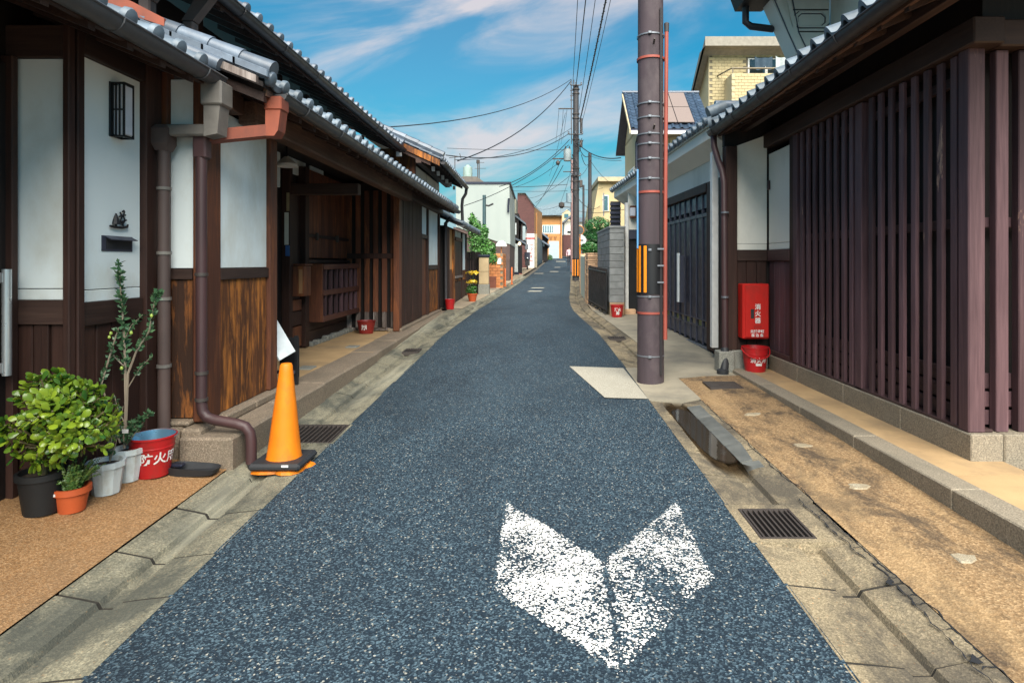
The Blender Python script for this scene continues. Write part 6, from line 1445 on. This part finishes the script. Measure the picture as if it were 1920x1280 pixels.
for q, n_ in tips:
    m1 = root.lerp(cj, .55) + Vector((rg.uniform(-.05, .05), rg.uniform(-.04, .04), rg.uniform(-.04, .05))); b.tube([root + Vector((.06, 0, .14)), m1, q - n_ * .02], [.010, .008, .005], 5)
obj('stems', b, M('jade_stem', (.16, .13, .06), (.10, .09, .04), .7), jp, True)
leafs = []
for q, n_ in tips:
    d0 = (n_ + Vector((0, -.15, .45))).normalized()
    a = d0.cross(Vector((.3, .9, .2))).normalized(); c = d0.cross(a)
    for w_ in range(5):
        ang = w_ * 2.4 + rg.uniform(-.4, .4); rad_ = (a * math.cos(ang) + c * math.sin(ang)); lean = .25 + .55 * (w_ / 4)
        dirv = (d0 * (1 - lean) + rad_ * (.45 + lean)).normalized(); upv = (d0 - dirv * d0.dot(dirv)).normalized(); sd_ = upv.cross(dirv)
        rot = Matrix((dirv, sd_, upv)).transposed().to_euler()
        me_ = lm_[rg.choice((0, 0, 1, 1, 2))]; loc_ = q - d0 * .012 * w_ + rad_ * .006; s_ = rg.uniform(.85, 1.2)
        leafs.append((loc_.y + .4 * abs(loc_.x - cj.x), me_, loc_, rot, s_))
leafs.sort(key=lambda r: r[0]); rest = MB()
for i, (_, me_, loc_, rot, s_) in enumerate(leafs):
    if i < 295: o = link('leaf', me_, jp, loc_, rot); o.scale = (s_, s_, s_)
    else:
        mt_ = Matrix.LocRotScale(loc_, rot, (s_, s_, s_)); rest.add([tuple(mt_ @ v_.co) for v_ in me_.vertices], [tuple(p.vertices) for p in me_.polygons])
o = obj('inner_foliage', rest, jade_m, jp, True); o['kind'] = 'stuff'
# small fern in terracotta
fp = thing('potted_fern', 'small feathery plant in a terracotta pot at the wall foot', 'potted plant', (-2.77, 3.66, apz(-2.77, 3.66))); zf_ = apz(-2.77, 3.66)
pt_ = pot('pot', fp, -2.77, 3.66, zf_, .068, .092, .145, terra); obj('price_tag', MB().box(-2.815, -2.79, 3.563, 3.566, zf_ + .115, zf_ + .13), white_p, pt_)
b = MB()
for i in range(46):
    a = rg.uniform(0, 6.28); l_ = rg.uniform(.10, .20); tip = Vector((-2.77 + l_ * .75 * math.cos(a) + .03, 3.66 + l_ * .6 * math.sin(a), zf_ + .13 + rg.uniform(.05, .17))); r0 = Vector((-2.77 + .03 * math.cos(a), 3.66 + .03 * math.sin(a), zf_ + .13)); mid = r0.lerp(tip, .5) + Vector((0, 0, .04))
    for k in range(16):
        t_ = k / 15; p = r0.lerp(mid, t_).lerp(mid.lerp(tip, t_), t_)
        for sgn in (-1, 1):
            e = Vector((math.cos(a + sgn * 1.1), math.sin(a + sgn * 1.1), rg.uniform(-.2, .4))).normalized() * .024 * (1.1 - t_ * .6); f_ = Vector((rg.uniform(-.004, .004), rg.uniform(-.004, .004), .005))
            b.add([p, p + e * .5 + f_, p + e, p + e * .5 - f_], [(0, 1, 2, 3)])
o = obj('fronds', b, fern_m, fp)
# olive in the white pots
op = thing('potted_olive', 'tall slender olive with pale stems in the rear white pot', 'potted plant', (-2.755, 4.14, apz(-2.75, 4.14))); zo = apz(-2.75, 4.14)
pot('pot', op, -2.752, 4.14, zo, .062, .095, .22, white_pot, 10)
w2 = thing('potted_sapling', 'low spindly plant in the front white faceted pot', 'potted plant', (-2.755, 3.93, apz(-2.75, 3.93))); zw = apz(-2.75, 3.93)
pot('pot', w2, -2.755, 3.93, zw, .078, .105, .205, white_pot, 10)
def olive_branch(pts, rad, b, bl, rng, dens=26, size=.026, start=.25):
    pts = [Vector(p) for p in pts]; b.tube(pts, rad, 6); k = len(pts) - 1
    for i in range(dens):
        t_ = start + (1 - start) * rng.random(); s = t_ * k; j = min(int(s), k - 1); p = pts[j].lerp(pts[j + 1], s - j); ax = (pts[j + 1] - pts[j]).normalized()
        e = (Vector((rng.gauss(0, 1), rng.gauss(0, 1), rng.gauss(0, .6))) + ax * .9).normalized(); s_ = size * rng.uniform(.7, 1.35); sd_ = e.cross(Vector((rng.random() - .5, rng.random() - .5, rng.random() - .5))).normalized() * s_ * .28
        bl.add([p, p + e * s_ * .5 + sd_, p + e * s_ * 1.0, p + e * s_ * .5 - sd_], [(0, 1, 2, 3)])
rg = random.Random(21); b = MB(); bl = MB(); D = 4.12
def pt(x, y, d=D): return at(x, y, d)
olive_branch([pt(233, 840), pt(236, 760), pt(234, 660), pt(230, 590), pt(226, 540), pt(222, 492)], [.010, .009, .008, .006, .004, .002], b, bl, rg, 240, .040, .3)
olive_branch([pt(236, 800), pt(240, 700), pt(255, 660), pt(280, 620), pt(291, 560), pt(298, 548)], [.008, .008, .007, .006, .004, .002], b, bl, rg, 190, .036, .4)
olive_branch([pt(225, 830, 4.05), pt(190, 720, 4.05), pt(208, 660, 4.05), pt(222, 615, 4.05)], [.006, .006, .006, .004], b, bl, rg, 80, .036, .3)
olive_branch([pt(236, 690), pt(214, 668), pt(205, 645)], [.004, .004, .002], b, bl, rg, 30); olive_branch([pt(238, 730), pt(262, 690), pt(284, 668)], [.004, .003, .002], b, bl, rg, 46, .03)
olive_branch([pt(232, 640), pt(246, 610), pt(268, 590)], [.004, .003, .002], b, bl, rg, 46, .03); olive_branch([pt(240, 820), pt(258, 790), pt(282, 775)], [.004, .003, .002], b, bl, rg, 90, .034); olive_branch([pt(238, 800), pt(222, 770), pt(214, 740)], [.004, .003, .002], b, bl, rg, 40)
for k in range(7): x_ = rg.uniform(215, 275); olive_branch([pt(236, 835), pt((236 + x_) / 2, 812), pt(x_, rg.uniform(775, 812))], [.003, .003, .001], b, bl, rg, 34, .034, .1)
obj('stems', b, olive_bark, op, True); o = obj('foliage', bl, olive_m, op)
fr_ = MB()
for x_, y_ in ((208, 625), (205, 632), (246, 624), (284, 592), (228, 690)): fr_.lathe([(.002, -.012), (.009, -.006), (.010, .003), (.006, .011), (.001, .014)], 8, pt(x_, y_, D - .05))
obj('olive_fruit', fr_, plain('olive_green_fruit', (.35, .48, .08), .35), op, True)
b = MB(); bl = MB()
for k in range(4): x_ = 200 + 9 * k; olive_branch([pt(206, 865, 3.93), pt((206 + x_) / 2, 835, 3.93), pt(x_ + 4, rg.uniform(760, 800), 3.93)], [.004, .003, .002], b, bl, rg, 26, .03, .2)
obj('stems', b, olive_bark, w2, True); obj('foliage', bl, olive_m, w2); obj('plant_tag', MB().box(-2.70, -2.66, 4.0, 4.003, zw + .36, zw + .385), white_p, w2)
# yellow flowers in a pot further down
yp = thing('potted_flowers', 'yellow flowering plant in a terracotta pot beside the low tiled house', 'potted plant', (-1.93, 18.6, G(18.6))); pot('pot', yp, -1.93, 18.6, G(18.6) + .02, .10, .15, .24, terra)
b = MB()
for cx_, cz_, n_ in ((-1.93, .72, 160), (-1.88, 1.0, 120), (-1.98, .98, 40)): leaf_cloud(b, n_, (cx_, 18.6, G(18.6) + cz_ - .1), (.17, .15, .06), .04, rg, .2)
obj('flowers', b, yel_l, yp); b = MB(); leaf_cloud(b, 260, (-1.95, 18.6, G(18.6) + .38), (.17, .15, .15), .045, rg, .2); b.tube([(-1.93, 18.6, G(18.6) + .2), (-1.9, 18.6, G(18.6) + .95)], .008, 5); obj('foliage', b, tree_m, yp)

# ------------------------------------------------------------------ scooter and walker far down the street
sc = thing('scooter', 'black covered scooter parked by the white shop board', 'scooter', (-.55, 46, G(46))); q = at(989, 499, 46); x = q[0]; g0 = G(46)
for y in (45.6, 46.7): obj('wheel', MB().tube([(x - .05, y, g0 + .24), (x + .05, y, g0 + .24)], .24, 16), rubber, sc, True)
b = MB(); b.prism([(45.55, .35), (45.75, .30), (46.9, .35), (46.95, .75), (46.3, .80), (46.0, .45), (45.85, .45), (45.80, 1.0), (45.65, 1.0)], x - .17, x + .17, 'x'); b.v = [(a, y, z + g0) for a, y, z in b.v]; obj('body', b, black_m, sc)
obj('seat', MB().box(x - .15, x + .15, 46.2, 46.95, g0 + .78, g0 + .9, .04), rubber, sc); obj('handlebar', MB().tube([(x - .32, 45.75, g0 + 1.05), (x + .32, 45.75, g0 + 1.05)], .025, 6), steel, sc)
obj('windscreen', MB().box(x - .22, x + .2, 45.58, 45.62, g0 + .75, g0 + 1.3, .02), gate_f, sc); obj('headlight', MB().lathe([(.08, -.05), (.09, 0), (.05, .06)], 10, (x, 45.56, g0 + .85)), brushed, sc, True)

pe = thing('person', 'person in a pale pink top and dark trousers walking beside the black pole, far away', 'person', (2.97, 55, G(55)))
import bmesh
me = bpy.data.meshes.new('body'); J = {'pel': (0, 0, .92), 'sp': (0, 0, 1.15), 'ch': (0, 0, 1.36), 'nk': (0, 0, 1.48), 'hd': (0, -.02, 1.60), 'ht': (0, -.01, 1.70), 'ls': (-.17, 0, 1.40), 'le': (-.23, .04, 1.12), 'lh': (-.22, -.06, .90), 'lf': (-.22, -.08, .82), 'rs': (.17, 0, 1.40), 're': (.23, .03, 1.12), 'rh': (.23, -.08, .92), 'rf': (.23, -.10, .84),
     'lk': (-.10, -.10, .50), 'la': (-.10, -.02, .09), 'lt': (-.10, -.18, .04), 'lhp': (-.09, 0, .88), 'rhp': (.09, 0, .88), 'rk': (.10, .06, .49), 'ra': (.10, .22, .10), 'rt': (.10, .08, .04)}
ks = list(J); E_ = [('pel', 'sp'), ('sp', 'ch'), ('ch', 'nk'), ('nk', 'hd'), ('hd', 'ht'), ('ch', 'ls'), ('ls', 'le'), ('le', 'lh'), ('lh', 'lf'), ('ch', 'rs'), ('rs', 're'), ('re', 'rh'), ('rh', 'rf'), ('pel', 'lhp'), ('lhp', 'lk'), ('lk', 'la'), ('la', 'lt'), ('pel', 'rhp'), ('rhp', 'rk'), ('rk', 'ra'), ('ra', 'rt')]
rad = dict(pel=.14, sp=.125, ch=.14, nk=.055, hd=.10, ht=.07, ls=.06, le=.045, lh=.03, lf=.025, rs=.06, re=.045, rh=.03, rf=.025, lk=.062, la=.042, lt=.03, lhp=.09, rhp=.09, rk=.062, ra=.042, rt=.03)
me.from_pydata([J[k] for k in ks], [(ks.index(a), ks.index(c)) for a, c in E_], [])
o = bpy.data.objects.new('tmp', me); S.collection.objects.link(o); md = o.modifiers.new('s', 'SKIN'); o.modifiers.new('u', 'SUBSURF').levels = 1
for i, k in enumerate(ks): sv = me.skin_vertices[0].data[i]; sv.radius = (rad[k], rad[k] * (.75 if k in ('pel', 'sp', 'ch') else 1)); sv.use_root = k == 'pel'
dg = bpy.context.evaluated_depsgraph_get(); bm_ = bpy.data.meshes.new_from_object(o.evaluated_get(dg)); bpy.data.objects.remove(o); bm_.name = 'body'
for c_ in (plain('skin', (.50, .30, .22), .6), plain('pink_top', (.72, .50, .56), .8), plain('dark_trousers', (.02, .02, .03), .8), plain('dark_hair', (.02, .015, .012), .6)): bm_.materials.append(c_)
for f in bm_.polygons:
    z, x, y = f.center.z, f.center.x, f.center.y; f.use_smooth = True
    f.material_index = 3 if (z > 1.62 or (z > 1.52 and y > 0)) else 0 if z > 1.47 else 2 if z < .95 and abs(x) < .19 else 0 if z < .98 else 1
link('body', bm_, pe, (2.97, 55, G(55)))
